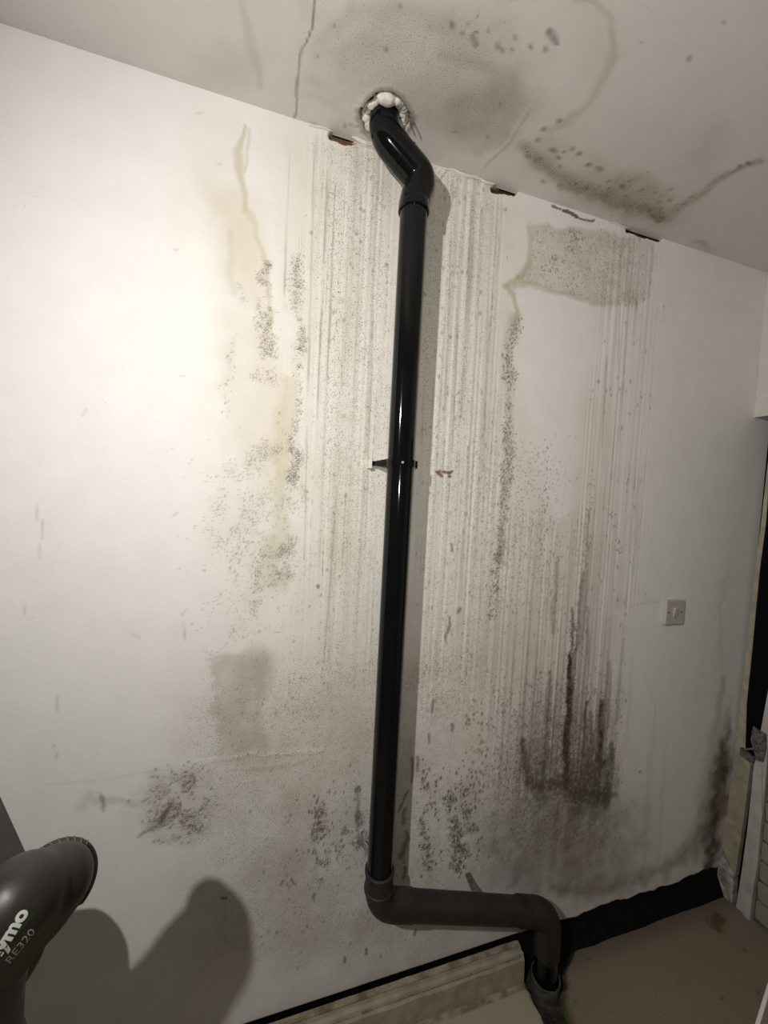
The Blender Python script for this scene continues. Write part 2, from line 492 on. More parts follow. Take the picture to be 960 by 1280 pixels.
C.mix(C.line([(640, 395, 10), (636, 450, 11), (636, 520, 9), (630, 620, 8), (624, 700, 9)], 10)*0.4, (0.46, 0.42, 0.32))

# large dim patches
gp = np.maximum(C.rect(268, 815, 328, 960, 7)*sstep(1.0, 0.2, (v-815)/200), C.blob(322, 835, 22, 40, 0.6))
C.mix(gp*(0.20+0.7*C.n3), (0.36, 0.34, 0.27))
C.mix(C.blob(315, 840, 28, 34, 0.7)*0.35*(0.4+C.n1), (0.30, 0.28, 0.21))
C.mix(C.rect(430, 700, 490, 1000, 30)*0.15, (0.50, 0.48, 0.42))
C.mix(C.blob(620, 800, 45, 80, 0.8)*0.35, (0.50, 0.45, 0.38))

# mould spots  (mask, density)
SP = (0.20, 0.18, 0.14)


def band(pts, w): return C.line(pts, w, 0.9, 0.8)


clusters = np.maximum.reduce([
    band([(332, 330, 10), (334, 420, 16), (330, 470, 14)], 14), band([(372, 325, 12), (374, 400, 9), (372, 480, 10), (366, 560, 12)], 10),
    band([(338, 560, 16), (325, 580, 18), (296, 590, 16)], 16)*0.9, band([(300, 360, 10), (288, 430, 9), (283, 520, 8)], 8)*0.6,
    band([(370, 560, 12), (362, 640, 16), (355, 700, 18), (350, 745, 14)], 14), band([(325, 620, 20), (328, 700, 20), (322, 760, 14)], 18)*0.7,
    band([(305, 620, 14), (298, 720, 16)], 14)*0.45, band([(280, 600, 14), (275, 680, 16)], 14)*0.35])
brk = np.clip(3.2*(C.n1-0.26), 0.1, 1)*np.clip(3*(C.n3-0.20), 0.3, 1)
clusters = clusters*brk
C.mix(clusters*0.22, (0.45, 0.40, 0.32))
C.dots(clusters, 140, 0.75, 0.30, 3, SP, 0.5)
C.dots(clusters, 230, 0.55, 0.36, 8, SP, 0.42)
C.dots(C.rect(250, 560, 400, 820, 40)*np.clip(3*(C.n1-.4), 0, 1), 230, 0.30, 0.36, 9, SP, 0.38)
C.dots(reg_a+C.rect(260, 700, 500, 960, 40), 110, 0.06, 0.26, 11, SP, 0.45, 1.6)
C.dots(reg_b+reg_c*0.6, 110, 0.08, 0.30, 17, SP, 0.5, 2.0)
# line of mould below the right tide mark
ml = (0.35+1.3*np.clip(C.n1-0.3, 0, 1))*C.line([(643, 400, 8), (638, 440, 10), (636, 500, 9), (637, 540, 10), (632, 600, 10), (627, 660, 8), (624, 700, 8), (616, 770, 7)], 9, 0.9, 0.5)
C.dots(ml, 190, 0.75, 0.42, 23, (0.15, 0.12, 0.08), 0.8)
C.dots(ml*0.7, 120, 0.5, 0.3, 24, (0.14, 0.11, 0.07), 0.7)
C.dots(C.rect(600, 560, 700, 760, 30), 170, 0.32, 0.36, 27, (0.2, 0.17, 0.13), 0.55)
C.dots(f2*fade, 120, 0.16, 0.32, 29, (0.22, 0.19, 0.15), 0.5, 1.3)
C.dots(np.maximum(C.blob(715, 305, 16, 16), C.blob(685, 336, 14, 12)), 140, 0.6, 0.4, 30, (0.2, 0.17, 0.13), 0.7, 1.4)
# left-hand clean wall: scattered knocks
for (x, y, l, an) in [(46, 640, 10, 95), (52, 662, 12, 92), (50, 690, 8, 90), (219, 643, 4, 140), (105, 516, 4, 115), (71, 880, 10, 92), (70, 940, 8, 80), (30, 760, 8, 80), (212, 958, 5, 40), (230, 790, 10, 85), (275, 205, 2, 0), (170, 795, 5, 30), (248, 142, 2, 0), (228, 470, 2, 0), (220, 312, 2, 0)]:
    d = math.radians(an)
    C.mix(C.line([(x-l*math.cos(d), y-l*math.sin(d)), (x+l*math.cos(d), y+l*math.sin(d))], 1.9, 0.8, 0.1)*0.32, (0.36, 0.31, 0.28))

# lower-left patch of mould
ll = np.maximum(C.blob(212, 1010, 62, 34, 0.8, 5), C.rect(180, 965, 258, 1050, 10)*0.9)
C.mix(ll*(0.12+0.5*C.n1), (0.38, 0.35, 0.30))
ll = ll*np.clip(4*(C.n1-.28), 0.1, 1)
C.dots(ll, 150, 0.55, 0.40, 31, (0.19, 0.165, 0.14), 0.6, 1.2)
C.dots(C.blob(235, 1000, 34, 44, 0.7)*np.clip(4*(C.n1-.3), 0.1, 1), 170, 0.7, 0.4, 33, (0.16, 0.14, 0.115), 0.65, 1.3)
C.mix(C.line([(195, 1025, 3), (215, 1005, 3)], 3)*0.5, (0.2, 0.17, 0.13))
C.mix(C.line([(172, 1046, 3), (205, 1026, 4)], 3)*0.5, (0.2, 0.17, 0.13))
C.mix(C.blob(205, 1015, 6.5, 7, 0.4)*0.9, (0.22, 0.16, 0.07))
C.mix(C.line([(118, 1000, 8), (150, 998, 6), (165, 1004, 5)], 7, 0.9)*0.32, (0.36, 0.31, 0.31))
C.mix(C.blob(123, 997, 4, 12, 0.6, -10)*0.6, (0.16, 0.12, 0.13))
C.mix(C.line([(100, 1010, 8), (115, 990, 5)], 5, 0.9)*0.25, (0.40, 0.37, 0.35))
# chalk ridge line across
rl = C.line([(60, 985, 2), (150, 972, 3), (215, 960, 4), (300, 945, 4), (400, 938, 4)], 4, 0.8, 0.3)
rl = rl*sstep(170, 300, u)
C.mix(rl*0.25, (0.78, 0.76, 0.71))
C.mix(C.line([(60, 980), (130, 974), (215, 960)], 2, 0.8, 0.2)*0.15, (0.4, 0.37, 0.34))
C.mix(C.line([(285, 964, 2), (330, 962, 4), (380, 952, 3)], 3, 0.8, 0.4)*0.3, (0.36, 0.34, 0.28))
# spots low, left of the pipe
lowm = np.maximum.reduce([C.line([(398, 1010, 14), (402, 1090, 14)], 12, .9), C.line([(425, 1000, 10), (432, 1060, 14), (455, 1050, 12)], 12, .9)*0.9, C.line([(447, 985, 6), (450, 1030, 8)], 7, .9)])
lowm = lowm*np.clip(4*(C.n1-.36), 0, 1)
C.dots(lowm, 150, 0.62, 0.36, 41, (0.15, 0.125, 0.105), 0.8, 2.2)
C.dots(C.rect(385, 960, 480, 1100, 30), 130, 0.16, 0.32, 42, (0.17, 0.145, 0.125), 0.7, 2.2)
C.dots(C.rect(330, 1000, 500, 1180, 40), 110, 0.08, 0.34, 43, (0.22, 0.19, 0.16), 0.55, 1.6)
C.mix(C.line([(447, 990), (446, 1040)], 3)*0.55, (0.18, 0.15, 0.13))
for (x, y, a_) in [(352, 1104, 60), (366, 1102, -60), (431, 1200, 80), (458, 1190, 90), (280, 1122, 0), (392, 1120, 70), (519, 1166, 80)]:
    d = math.radians(a_)
    C.mix(C.line([(x-3*math.cos(d), y+3*math.sin(d)), (x+3*math.cos(d), y-3*math.sin(d))], 2.4, 0.7, 0.1)*0.7, (0.12, 0.10, 0.08))
C.mix(C.blob(360, 1130, 60, 90, 0.9)*(0.12+0.4*C.n3), (0.40, 0.36, 0.29))
C.mix(C.blob(455, 1160, 40, 30, 0.9)*(0.05+0.5*C.n1), (0.34, 0.30, 0.27))
# right of the pipe, low: flaking spots
rp = np.maximum.reduce([C.line([(532, 965, 8), (531, 1060, 9), (535, 1085, 8)], 9, .9), C.line([(560, 1000, 14), (575, 1050, 16), (572, 1085, 12)], 14, .9),
                        C.line([(585, 990, 8), (590, 1040, 8)], 8, .9)])
rpw = C.rect(522, 955, 600, 1095, 12)*0.30*np.clip(3*(C.n3-.25), 0, 1)
rp = np.maximum(rp*np.clip(4.5*(C.n1-.33), 0.08, 1), rpw)
C.dots(rp, 150, 0.75, 0.38, 47, (0.13, 0.105, 0.085), 0.9, 1.9)
C.dots(rp, 85, 0.28, 0.30, 48, (0.15, 0.12, 0.095), 0.8, 1.5)
C.dots(C.line([(592, 880, 12), (596, 940, 16), (598, 1000, 12)], 12, .9), 85, 0.5, 0.34, 49, (0.22, 0.19, 0.15), 0.7, 1.2)
for (pts, ww) in [([(513, 950), (516, 975)], 3), ([(520, 948), (521, 962)], 3), ([(497, 1012), (510, 988)], 2), ([(505, 1010), (505, 1026)], 4), ([(510, 1040), (513, 1048)], 3.5), ([(541, 875), (540, 890)], 2.4), ([(536, 918), (535, 926)], 2.6), ([(500, 1070), (510, 1050)], 4), ([(504, 1085), (503, 1098)], 3.5), ([(565, 905), (564, 914)], 2.5), ([(577, 758), (573, 764)], 3), ([(563, 772), (560, 800)], 2), ([(562, 680), (562, 690)], 1.8)]:
    C.mix(C.line(pts, ww, 0.7, 0.4)*0.7, (0.19, 0.16, 0.13))

# the big mould field, lower right
halo = np.maximum.reduce([C.blob(690, 1030, 115, 95, 0.95), C.blob(700, 960, 85, 110, 0.95)*0.85, C.blob(735, 970, 45, 70, 0.8), C.rect(600, 1000, 770, 1120, 30)*0.7])
C.mix(halo*(0.38+0.8*(C.n3-0.35)), (0.31, 0.265, 0.25))
C.mix(C.blob(700, 1055, 115, 75, 0.9)*(0.2+0.75*C.n1), (0.23, 0.19, 0.18))
C.mix(C.blob(640, 1075, 34, 30, 0.9)*(0.1+0.45*C.n1), (0.24, 0.20, 0.18))
up = C.rect(640, 560, 770, 1000, 20, -0.08)*sstep(540, 950, v)
s4 = streaks(120, 55, 1.1, (0.55, 0.85)); s5 = streaks(60, 57, 0.8, (0.5, 0.85))
C.mix(up*s5*0.45, (0.33, 0.29, 0.25)); C.mix(up*s4*0.55, (0.24, 0.20, 0.165))
DK = (0.045, 0.032, 0.024)
for (pts, k) in [([(713, 820, 3), (712, 870, 4.5), (709, 930, 6), (707, 985, 6)], .85), ([(716, 760, 2), (713, 830, 3)], .5), ([(728, 720, 3), (722, 800, 3.5), (714, 860, 4)], .4), ([(752, 876, 3), (750, 920, 5), (748, 950, 4)], .7),
                 ([(688, 840, 3), (684, 900, 5), (682, 960, 5)], .35), ([(655, 925, 4), (658, 960, 7), (662, 980, 5)], .55), ([(676, 950, 7), (676, 1000, 10)], .45),
                 ([(765, 930, 3), (758, 985, 6), (756, 1010, 5)], .55), ([(762, 830, 3), (757, 900, 4), (754, 960, 5)], .30), ([(735, 760, 2), (735, 830, 2)], .25), ([(737, 640, 1.8), (733, 740, 2), (728, 800, 2)], .22),
                 ([(733, 880, 3), (730, 950, 4)], .5), ([(740, 890, 2.5), (738, 950, 3)], .5), ([(696, 700, 3), (690, 790, 4)], .25), ([(780, 800, 2), (768, 900, 5), (764, 960, 3)], .18), ([(798, 600, 2), (795, 660, 4), (791, 720, 2)], .10)]:
    pts = [(a_[0], a_[1], a_[2]*1.2) for a_ in pts]
    C.mix(C.line(pts, 4, 0.85, 0.25)*k*(0.70+1.0*C.n2), DK)
C.dots(C.line([(716, 780, 6), (712, 870, 9), (708, 950, 10)], 8, .9), 190, 0.7, 0.42, 61, DK, 0.8)
C.dots(C.line([(738, 600, 6), (734, 680, 8), (727, 760, 7)], 8, .9), 190, 0.4, 0.38, 62, (0.15, .12, .1), 0.6, 1.5)
C.dots(np.maximum(C.line([(764, 640, 7), (772, 690, 6)], 8, .9), C.line([(684, 560, 5), (680, 700, 7)], 6, .9)*.6), 150, 0.4, 0.38, 63, (0.18, .13, .11), 0.6, 1.5)
mass = np.maximum.reduce([C.blob(735, 990, 32, 26, 0.8), C.blob(700, 985, 26, 14, 0.8)*0.8, C.blob(745, 975, 14, 30, 0.8)*0.8, C.blob(672, 985, 18, 14, .9)*.6])
C.mix(C.blob(722, 1012, 52, 38, .95)*np.clip(2.2*(C.n1-.3), 0, 1)*0.55, (0.12, .09, .075))
C.mix(mass*(0.30+1.0*C.n2)*0.95, (0.06, 0.043, 0.033))
C.dots(C.rect(610, 850, 770, 1060, 25), 120, 0.42, 0.36, 65, (0.16, 0.135, 0.12), 0.55, 1.3)
C.dots(C.rect(640, 930, 760, 1040, 20), 200, 0.5, 0.4, 66, (0.12, 0.10, 0.09), 0.5, 1.0)
C.dots(C.rect(640, 950, 740, 1060, 20), 90, 0.14, 0.3, 67, (0.50, 0.47, 0.44), 0.5, 1.0)
s6 = streaks(38, 71, 0.9, (0.5, 0.8))
lowr = C.rect(600, 1000, 800, 1180, 24)
C.mix(lowr*s6*0.30, (0.48, 0.455, 0.43)); C.mix(lowr*(1-s6)*0.22*C.n1*2, (0.27, 0.235, 0.22))
# arc of mould to the corner, and the corner itself
arc = C.line([(700, 1112, 10), (745, 1112, 12), (790, 1100, 12), (832, 1086, 13), (858, 1062, 14), (880, 1040, 18), (893, 1010, 18)], 12, 0.95, 0.7)
C.mix(arc*(0.25+0.5*C.n1), (0.22, 0.18, 0.16))
cor = C.line([(886, 1092, 10), (891, 1055, 15), (897, 1000, 17), (904, 950, 14), (909, 905, 8), (914, 870, 3)], 12, 0.85, 0.5)*sstep(850, 960, v)
C.mix(cor*(0.65+0.5*C.n1), (0.10, 0.073, 0.055))
C.mix(C.line([(870, 1075, 8), (880, 1000, 12), (892, 930, 10), (905, 850, 5)], 9, .95)*0.30, (0.20, 0.165, 0.145))
C.mix(C.line([(884, 1080, 5), (880, 1050, 6)], 5, .9)*0.4, (0.12, 0.09, 0.07))
C.mix(C.line([(903, 980, 4), (898, 1050, 5)], 4, .9)*0.5, (0.36, 0.30, 0.20))
C.mix(C.line([(905, 860, 4), (900, 760, 4), (912, 700, 3)], 6, .95)*0.18, (0.4, 0.37, 0.34))
for (x0, x1, y0, y1) in [(820, 806, 880, 1080), (832, 822, 930, 1080), (812, 803, 940, 1060), (790, 784, 820, 930)]:
    C.mix(C.line([(x0, y0, 2), ((x0+x1)/2, (y0+y1)/2, 4), (x1, y1, 3)], 4, .95, .2)*0.18, (0.36, 0.33, 0.31))
C.mix(C.line([(787, 758, 2), (824, 752, 3)], 3, .9, .3)*0.25, (0.45, 0.42, 0.40))
C.mix(C.blob(800, 965, 2.5, 2.5, .6, warp=False)*0.5, (0.2, .17, .15))
# rust at the old clip hole, drill dot, knocks
ru = np.maximum.reduce([C.blob(547, 588, 5.5, 4.5, .4), C.line([(547, 588, 3), (556, 586, 2.5), (563, 588, 3), (568, 587, 2)], 3, .6, .5), C.blob(559, 591, 3, 4, .5)])
C.mix(ru*0.95, (0.16, 0.075, 0.025))
C.mix(C.blob(553, 585, 3, 2, .5)*0.8, (0.62, 0.55, 0.42))
C.mix(C.blob(397.5, 733, 3, 3, 0.3, warp=False)*0.8, (0.22, 0.21, 0.18))
for (x, y) in [(455, 264), (451, 261), (446, 292), (451, 302), (500, 321), (389, 291), (632, 262), (601, 365), (578, 340), (483, 331), (417, 390), (563, 421), (600, 392), (748, 477), (432, 620), (430, 400)]:
    C.mix(C.blob(x, y, 2.6, 3.2, .5, warp=False)*0.5, (0.22, 0.19, 0.15))
# cracking and chips along the ceiling joint
dchip = np.zeros_like(u)
for (p, q, wd, col, k) in [((418, 169), (438, 175), 7.5, (0.13, 0.065, 0.03), 1.0), ((620, 235), (642, 241), 5.5, (0.05, 0.03, 0.02), 1), ((788, 287), (826, 297), 4, (0.06, 0.035, 0.02), 1),
                           ((690, 258), (700, 262), 2.2, (0.10, .07, .05), .8), ((704, 264), (720, 270), 2.6, (0.08, .06, .05), .9), ((724, 271), (741, 275), 2.2, (0.10, .07, .05), .8), ((129, 69), (136, 71), 2.6, (0.08, .07, .06), .9)]:
    mk = C.line([p, q], wd, 0.35, 0.35)*k
    C.mix(mk, col); dchip = np.maximum(dchip, mk*(wd > 3))
C.mix(C.line([(443, 176), (462, 181), (478, 190)], 1.8, .7, .4)*0.5, (0.3, .26, .2))
C.mix(C.line([(535, 222), (548, 226), (556, 214)], 1.6, .7, .3)*0.5, (0.3, .27, .22))
C.mix(C.line([(444, 172, 3), (456, 177, 4)], 3, .5, .3)*0.7, (0.82, .8, .75))
C.speck = np.clip(0.30*reg_a+0.28*reg_b+0.45*clusters+0.45*ml+0.35*ll+0.4*lowm+0.45*rp+0.40*halo+0.5*mass+0.45*cor+0.30*f2+0.3*low, 0, 0.8)*(1-0.7*clean)*np.clip(0.2+1.6*C.n2, 0, 1.2)
RUN = np.clip(reg_all*0.78+0.35*up+0.2*C.rect(300, 500, 400, 900, 40), 0, 0.85)*(0.55+0.8*C.n3)*(1-0.85*clean)
# real relief: vertical ribs of old paint, uneven plaster, chips
disp = (-0.0011*reg_all*(vnoise(C.a*140, C.b*1.5, 5)-0.5)*2 - 0.0010*reg_all*(vnoise(C.a*60, C.b*1.1, 8)-0.5)
        + 0.0022*(fbm(C.a*3.5, C.b*3.5, 77)-0.5) + 0.014*dchip - 0.0009*rl
        + 0.0016*(C.n2-0.5)*np.clip(ll+halo+rp+lowm, 0, 1))
P = np.stack([X, disp, Z], -1)
# lower rim folds back so the plaster has thickness
rim = P[:, :1].copy(); rim[:, :, 1] = 0.016
P = np.concatenate([rim, P], 1)
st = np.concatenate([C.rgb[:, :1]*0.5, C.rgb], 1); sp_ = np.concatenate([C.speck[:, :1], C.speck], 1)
rn_ = np.concatenate([RUN[:, :1], RUN], 1)
wall_back = struct(grid_mesh('wall_back', P, m_wall, st, sp_, run=rn_))
box('masonry', (-2.2, 0.018, 0.0), (1.80, 0.05, 2.43), m_strip, wall_back)

# ================================================================ CEILING
xs = np.concatenate([np.linspace(-2.2, -0.66, 10), np.arange(-0.64, 1.82, 0.004)])
ys = np.concatenate([np.linspace(-2.8, -0.66, 12), np.arange(-0.64, -0.50, 0.02), np.arange(-0.50, 0.012, 0.003)])
X, Y = np.meshgrid(xs, ys, indexing='ij')
U, V = pix(X, Y, np.full_like(X, CEIL))
C = Canvas(U, V, X, Y, (0.71, 0.68, 0.645)); u, v = C.u, C.v
vis = (Y > -0.62)
C.mix(C.blob(280, 85, 60, 45, .9)*0.35, (0.47, .45, .37))
C.mix(C.line([(303, 0, 6), (312, 40, 7), (318, 80, 7), (325, 108, 6)], 6, .9)*0.35, (0.47, .42, .32))
big = np.maximum(C.blob(520, 70, 160, 95, .7), C.blob(600, 130, 90, 60, .8))
C.mix(big*(0.30+0.75*(C.n3-.2)), (0.47, .425, .345))
C.mix(C.rect(370, -50, 660, 210, 40)*np.clip(2.5*(C.n1-.45), 0, 1)*0.22, (0.40, .355, .28))
C.mix(C.blob(600, 140, 66, 46, .8, -20)*(0.25+0.75*C.n3), (0.37, .32, .25))
C.mix(C.line([(400, 50, 10), (440, 15, 14), (510, 10, 18), (570, 40, 14)], 14, .95)*0.28, (0.48, .43, .35))
C.mix(C.line([(550, 70, 8), (600, 80, 10), (640, 95, 12), (648, 130, 10), (630, 165, 12), (600, 190, 10)], 10, .95)*0.30, (0.38, .33, .27))
C.mix(C.line([(640, 0, 4), (700, -8, 6), (745, 5, 6), (765, 30, 7), (768, 65, 7), (757, 98, 7), (735, 125, 7), (708, 155, 9), (690, 165, 8)], 7, .95, .6)*0.42, (0.44, .385, .27))
C.mix(C.blob(745, 60, 40, 60, .9)*0.12, (0.5, .45, .36))
C.dots(C.line([(562, 28, 6), (625, 58, 9), (700, 50, 12)], 9, .8), 55, 0.35, 0.32, 3, (0.17, .15, .14), 0.75)
for (x, y, r) in [(566, 32, 5), (564, 28, 3), (578, 42, 3.5), (591, 46, 5), (594, 54, 6), (610, 38, 3.5), (622, 57, 5.5), (628, 63, 4), (644, 47, 4), (640, 62, 3), (663, 57, 3), (682, 62, 4.5), (664, 60, 3), (690, 44, 8), (694, 50, 6), (686, 40, 5), (905, 28, 3), (802, 52, 2), (862, 73, 5), (500, 8, 4), (483, 62, 4), (397, 70, 2.5), (418, 32, 3), (597, 20, 2.5), (585, 30, 2.5)]:
    C.mix(C.blob(x, y, r*0.95, r*1.35, .75, 25*math.sin(x), warp=False)*(0.35+0.7*C.n2)*0.75, (0.17, .155, .145))
# brown run towards the corner
br = np.maximum.reduce([C.line([(655, 185, 12), (690, 215, 16), (740, 240, 20), (790, 255, 22), (830, 268, 16)], 18, .95), C.line([(830, 268, 10), (870, 245, 8), (910, 215, 6), (950, 200, 6)], 8, .95)*.8, C.blob(790, 240, 70, 26, .9, 18)*.7])
C.mix(br*(0.30+0.6*C.n1), (0.34, .285, .205))
C.mix(np.maximum(C.blob(770, 238, 95, 36, .95, 20), C.blob(690, 195, 40, 26, .95, 30))*0.40, (0.40, .345, .26))
C.mix(C.line([(700, 232, 6), (760, 250, 8), (825, 270, 8)], 8, .95)*(0.1+0.6*C.n1), (0.24, .19, .13))
for (x, y, r) in [(680, 161, 4.5), (699, 151, 4.5), (672, 175, 4), (660, 195, 4), (692, 188, 5.5), (705, 190, 3), (716, 186, 4), (724, 192, 4.5), (698, 197, 4), (737, 206, 4), (750, 211, 5), (679, 227, 3.5), (720, 230, 3), (778, 233, 4.5), (837, 250, 3.5), (812, 263, 3.5), (822, 276, 4.5), (815, 270, 4), (828, 273, 4), (925, 208, 4), (935, 204, 4), (700, 208, 3), (733, 235, 3)]:
    C.mix(C.blob(x, y, r*1.3, r*.85, .75, 30*math.sin(x*3), warp=False)*(0.4+0.7*C.n2)*0.8, (0.15, .12, .085))
C.dots(br, 60, 0.35, 0.30, 13, (0.22, .18, .13), 0.5)
C.mix(C.blob(880, 185, 60, 26, .9, -35)*0.2, (0.40, .35, .28))
C.mix(C.blob(880, 305, 18, 6, .8, 20)*0.4, (0.34, .29, .24))
C.mix(C.line([(600, 210), (632, 178), (655, 140), (662, 130)], 1.9, .8, .2)*0.35, (0.78, .74, .68))
C.mix(C.line([(608, 208), (640, 174), (662, 140)], 2.2, .8, .2)*0.35, (0.3, .26, .2))
C.mix(C.line([(394, 0, 1.2), (392, 30, 1.6), (384, 50, 1.6), (376, 60, 2.0), (373, 95, 2.2), (368, 146, 1.8)], 2.0, .7, .25)*0.85, (0.20, .17, .13))
C.mix(C.line([(388, 0, 3), (378, 60, 4), (366, 146, 4)], 4, .9, .2)*0.3, (0.72, .69, .64))
C.mix(C.blob(590, 235, 60, 18, .9, 18)*0.1, (0.4, .36, .3))
for (x, y, r) in [(432, 157, 4), (440, 154, 3), (448, 157, 4), (459, 168, 4), (463, 172, 3), (570, 165, 4), (625, 135, 3), (606, 168, 5), (627, 133, 3)]:
    C.mix(C.blob(x, y, r*1.3, r*.8, .6)*0.5, (0.22, .20, .17))
C.mix(C.rect(380, 130, 900, 320, 40)*0.12, (0.50, .46, .40))
HX, HY = 0.218, -0.078
QX, QY = 0.222, -0.068        # where the pipe itself passes the ceiling
ang = np.arctan2(Y-HY, X-HX)
rr = np.hypot(X-HX, Y-HY)*(1+0.22*(fbm(ang*1.3+5, ang*0+2, 3)-0.5)*2)
hole = 1-sstep(0.047, 0.053, rr)
ringm = (1-sstep(0.004, 0.012, np.abs(rr-0.056)))
C.mix(ringm*(0.2+0.6*C.n2), (0.22, .19, .15)); C.mix(hole, (0.03, .025, .02))  # darkness of the open hole is painted on the shallow pit
C.speck = np.clip(0.45*br+0.25*big, 0, .6)*vis
ZZ = CEIL+0.002*(fbm(X*3, Y*3, 31)-0.5)*vis+0.035*hole-0.0015*ringm
ceil_o = struct(grid_mesh('ceiling', np.stack([X, Y, ZZ], -1), m_ceil, C.rgb, C.speck, flip=True))
box('slab', (-2.2, -2.8, CEIL+0.045), (1.82, 0.05, CEIL+0.08), m_plain, ceil_o)

# ================================================================ FLOOR
xs = np.concatenate([np.linspace(-2.2, 0.18, 10), np.arange(0.2, 1.84, 0.006)])
ys = np.concatenate([np.linspace(-2.8, -0.62, 10), np.arange(-0.6, 0.02, 0.006)])
X, Y = np.meshgrid(xs, ys, indexing='ij')
U, V = pix(X, Y, np.zeros_like(X))
C = Canvas(U, V, X, Y, (0.25, 0.20, 0.145)); u, v = C.u, C.v
C.mix(C.n3*0.35, (0.20, .165, .125))
C.mix(C.blob(820, 1260, 90, 60, .9)*0.25, (0.30, .25, .18))
C.mix(C.blob(900, 1150, 13, 14, .35)*0.85, (0.10, .065, .03))
for (x, y, r) in [(929, 1191, 3), (905, 1248, 3.5), (948, 1235, 4), (738, 1201, 3), (717, 1246, 3), (883, 1148, 3)]:
    C.mix(C.blob(x, y, r, r*1.5, .6)*0.7, (0.10, .075, .055))
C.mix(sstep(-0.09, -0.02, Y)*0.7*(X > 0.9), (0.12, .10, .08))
cream = C.poly([(0, 1400), (0, 1180), (640, 1180), (655, 1237), (672, 1262), (684, 1282), (700, 1400)], 3)[0]
cream = np.maximum(cream, (X < 0.3)*1.0)
C.mix(cream, (0.40, .365, .28))
C.mix(cream*(Y < -0.046)*(Y > -0.062)*np.clip(3*(C.n1-.3), 0, 1)*0.8, (0.14, .11, .08))
C.mix(cream*C.dots(C.line([(560, 1262), (610, 1250), (650, 1236)], 9, .8), 60, .6, .35, 5, (0.2, .16, .11), .0), (0.2, .16, .11))
chan, sdc = C.poly([(640, 1160), (655, 1237), (672, 1262), (684, 1282), (700, 1400), (745, 1400), (714, 1284), (705, 1254), (707, 1216), (723, 1180), (740, 1130)], 5)
C.mix(chan*(0.9+0.1*C.n2), (0.030, .026, .018))
C.mix(chan*sstep(.55, .7, C.n1)*0.6, (0.07, .06, .04))
C.mix((1-sstep(2, 8, np.abs(sdc)))*sstep(1225, 1250, v)*sstep(695, 705, u)*0.5, (0.07, .08, .02))
C.speck = np.clip(0.25+0.3*chan, 0, 1)*(1-cream*0.6)
ZZ = -0.035*chan+0.02*chan*C.n2+0.0015*(C.n1-0.5)
floor_o = struct(grid_mesh('floor', np.stack([X, Y, ZZ], -1), m_floor, C.rgb, C.speck))
box('subfloor', (-2.2, -2.8, -0.10), (1.84, 0.05, -0.045), m_mortar, floor_o)
# lumps of rubble and dirt in the channel
bm = bmesh.new(); R = random.Random(5)
for k in range(90):
    q = at(R.uniform(660, 712), R.uniform(1190, 1330), 2, -0.02)
    if math.hypot(q[0]-0.876, q[1]+0.066) < 0.060: continue
    r = R.uniform(0.004, 0.014)
    rs = bmesh.ops.create_icosphere(bm, subdivisions=1, radius=r)
    for vtx in rs['verts']:
        vtx.co = Vector((vtx.co.x*R.uniform(.8, 1.3), vtx.co.y*R.uniform(.8, 1.2), vtx.co.z*.6))+Vector((q[0], q[1], -0.022))
rb = bm_obj('rubble', bm, mat('dark_soil', (0.02, 0.017, 0.011), 0.95, noise=.7, nscale=90, bump=1, bscale=90))
rb['kind'] = 'stuff'; tag(rb, 'dark damp soil and rubble in the channel around the drain', 'rubble')

# ================================================================ SIDE WALLS
XR = 1.7095; XD = 1.768
ZL = float(at(942, 522, 0, XR)[2])
wall_right = struct(box('wall_right', (XR, -2.8, ZL), (1.84, 0.0, CEIL), m_plain, cuts=3, jitter=0.0008))
struct(box('wall_left', (-2.26, -2.8, 0), (-2.2, 0.05, CEIL), m_plain))
wr2 = box('lower_wall', (XD, -2.8, 0), (1.84, -0.80, ZL-0.001), m_plain, wall_right)
box('backing', (1.80, -0.80, 0), (1.84, 0.0, ZL-0.001), m_black, wall_right)


def rp_(px, py, x=XD):
    q = at(px, py, 0, x); return (float(q[0]), float(q[1]), float(q[2]))


door = struct(empty('door_1', (0, 0, 0)))


def rpoly(name, pts, m, x=XD, d=0.02, parent=None, bevel=0.001):
    return prism(name, [rp_(a, b, x) for a, b in pts], 0, d, m, parent, bevel)


rpoly('hinge_jamb', [(903, 1058), (914, 972), (923, 900), (934, 800), (943, 715), (951, 655), (957, 600), (960, 575), (963, 575), (957, 655), (949, 715), (941, 800), (933, 880), (931, 948), (938, 956), (930, 1020), (924, 1060), (919, 1095), (916, 1091)], m_cream, XD-0.004, 0.022, door)
rpoly('plinth', [(891, 1078), (904, 1070), (917, 1094), (914, 1139), (903, 1131), (891, 1118)], m_flake, XD-0.008, 0.028, door)
rpoly('closing_jamb', [(960, 862), (965, 862), (958, 960), (953, 1020), (947, 1083), (941, 1120), (937, 1158), (915, 1148), (920, 1132), (927, 1088), (934, 1036), (942, 958), (948, 928)], m_jamb, XD-0.006, 0.026, door)
rpoly('moulding', [(952, 958), (952, 1020), (946, 1083), (940, 1120), (936, 1156), (927, 1152), (931, 1120), (937, 1083), (943, 1020), (947, 958)], m_jamb, XD-0.012, 0.008, door, 0.002)
rpoly('black_pane', [(924, 944), (929, 905), (938, 840), (947, 745), (955, 665), (962, 600), (968, 548), (1010, 500), (1010, 760), (962, 868), (947, 930), (938, 950)], mat('dark_glass', (0.003, 0.003, 0.004), 0.3, spec=0.12), XD-0.001, 0.012, door, 0)
# hasp on the door edge
hasp = empty('hasp', rp_(938, 932, XD-0.014), 'corroded grey hasp on the dark door edge, below the black pane', 'latch')


def local(o, parent):
    """keep an object built in room coordinates in place under a moved parent"""
    o.parent = parent; o.matrix_parent_inverse = Matrix.Translation(-parent.location); return o


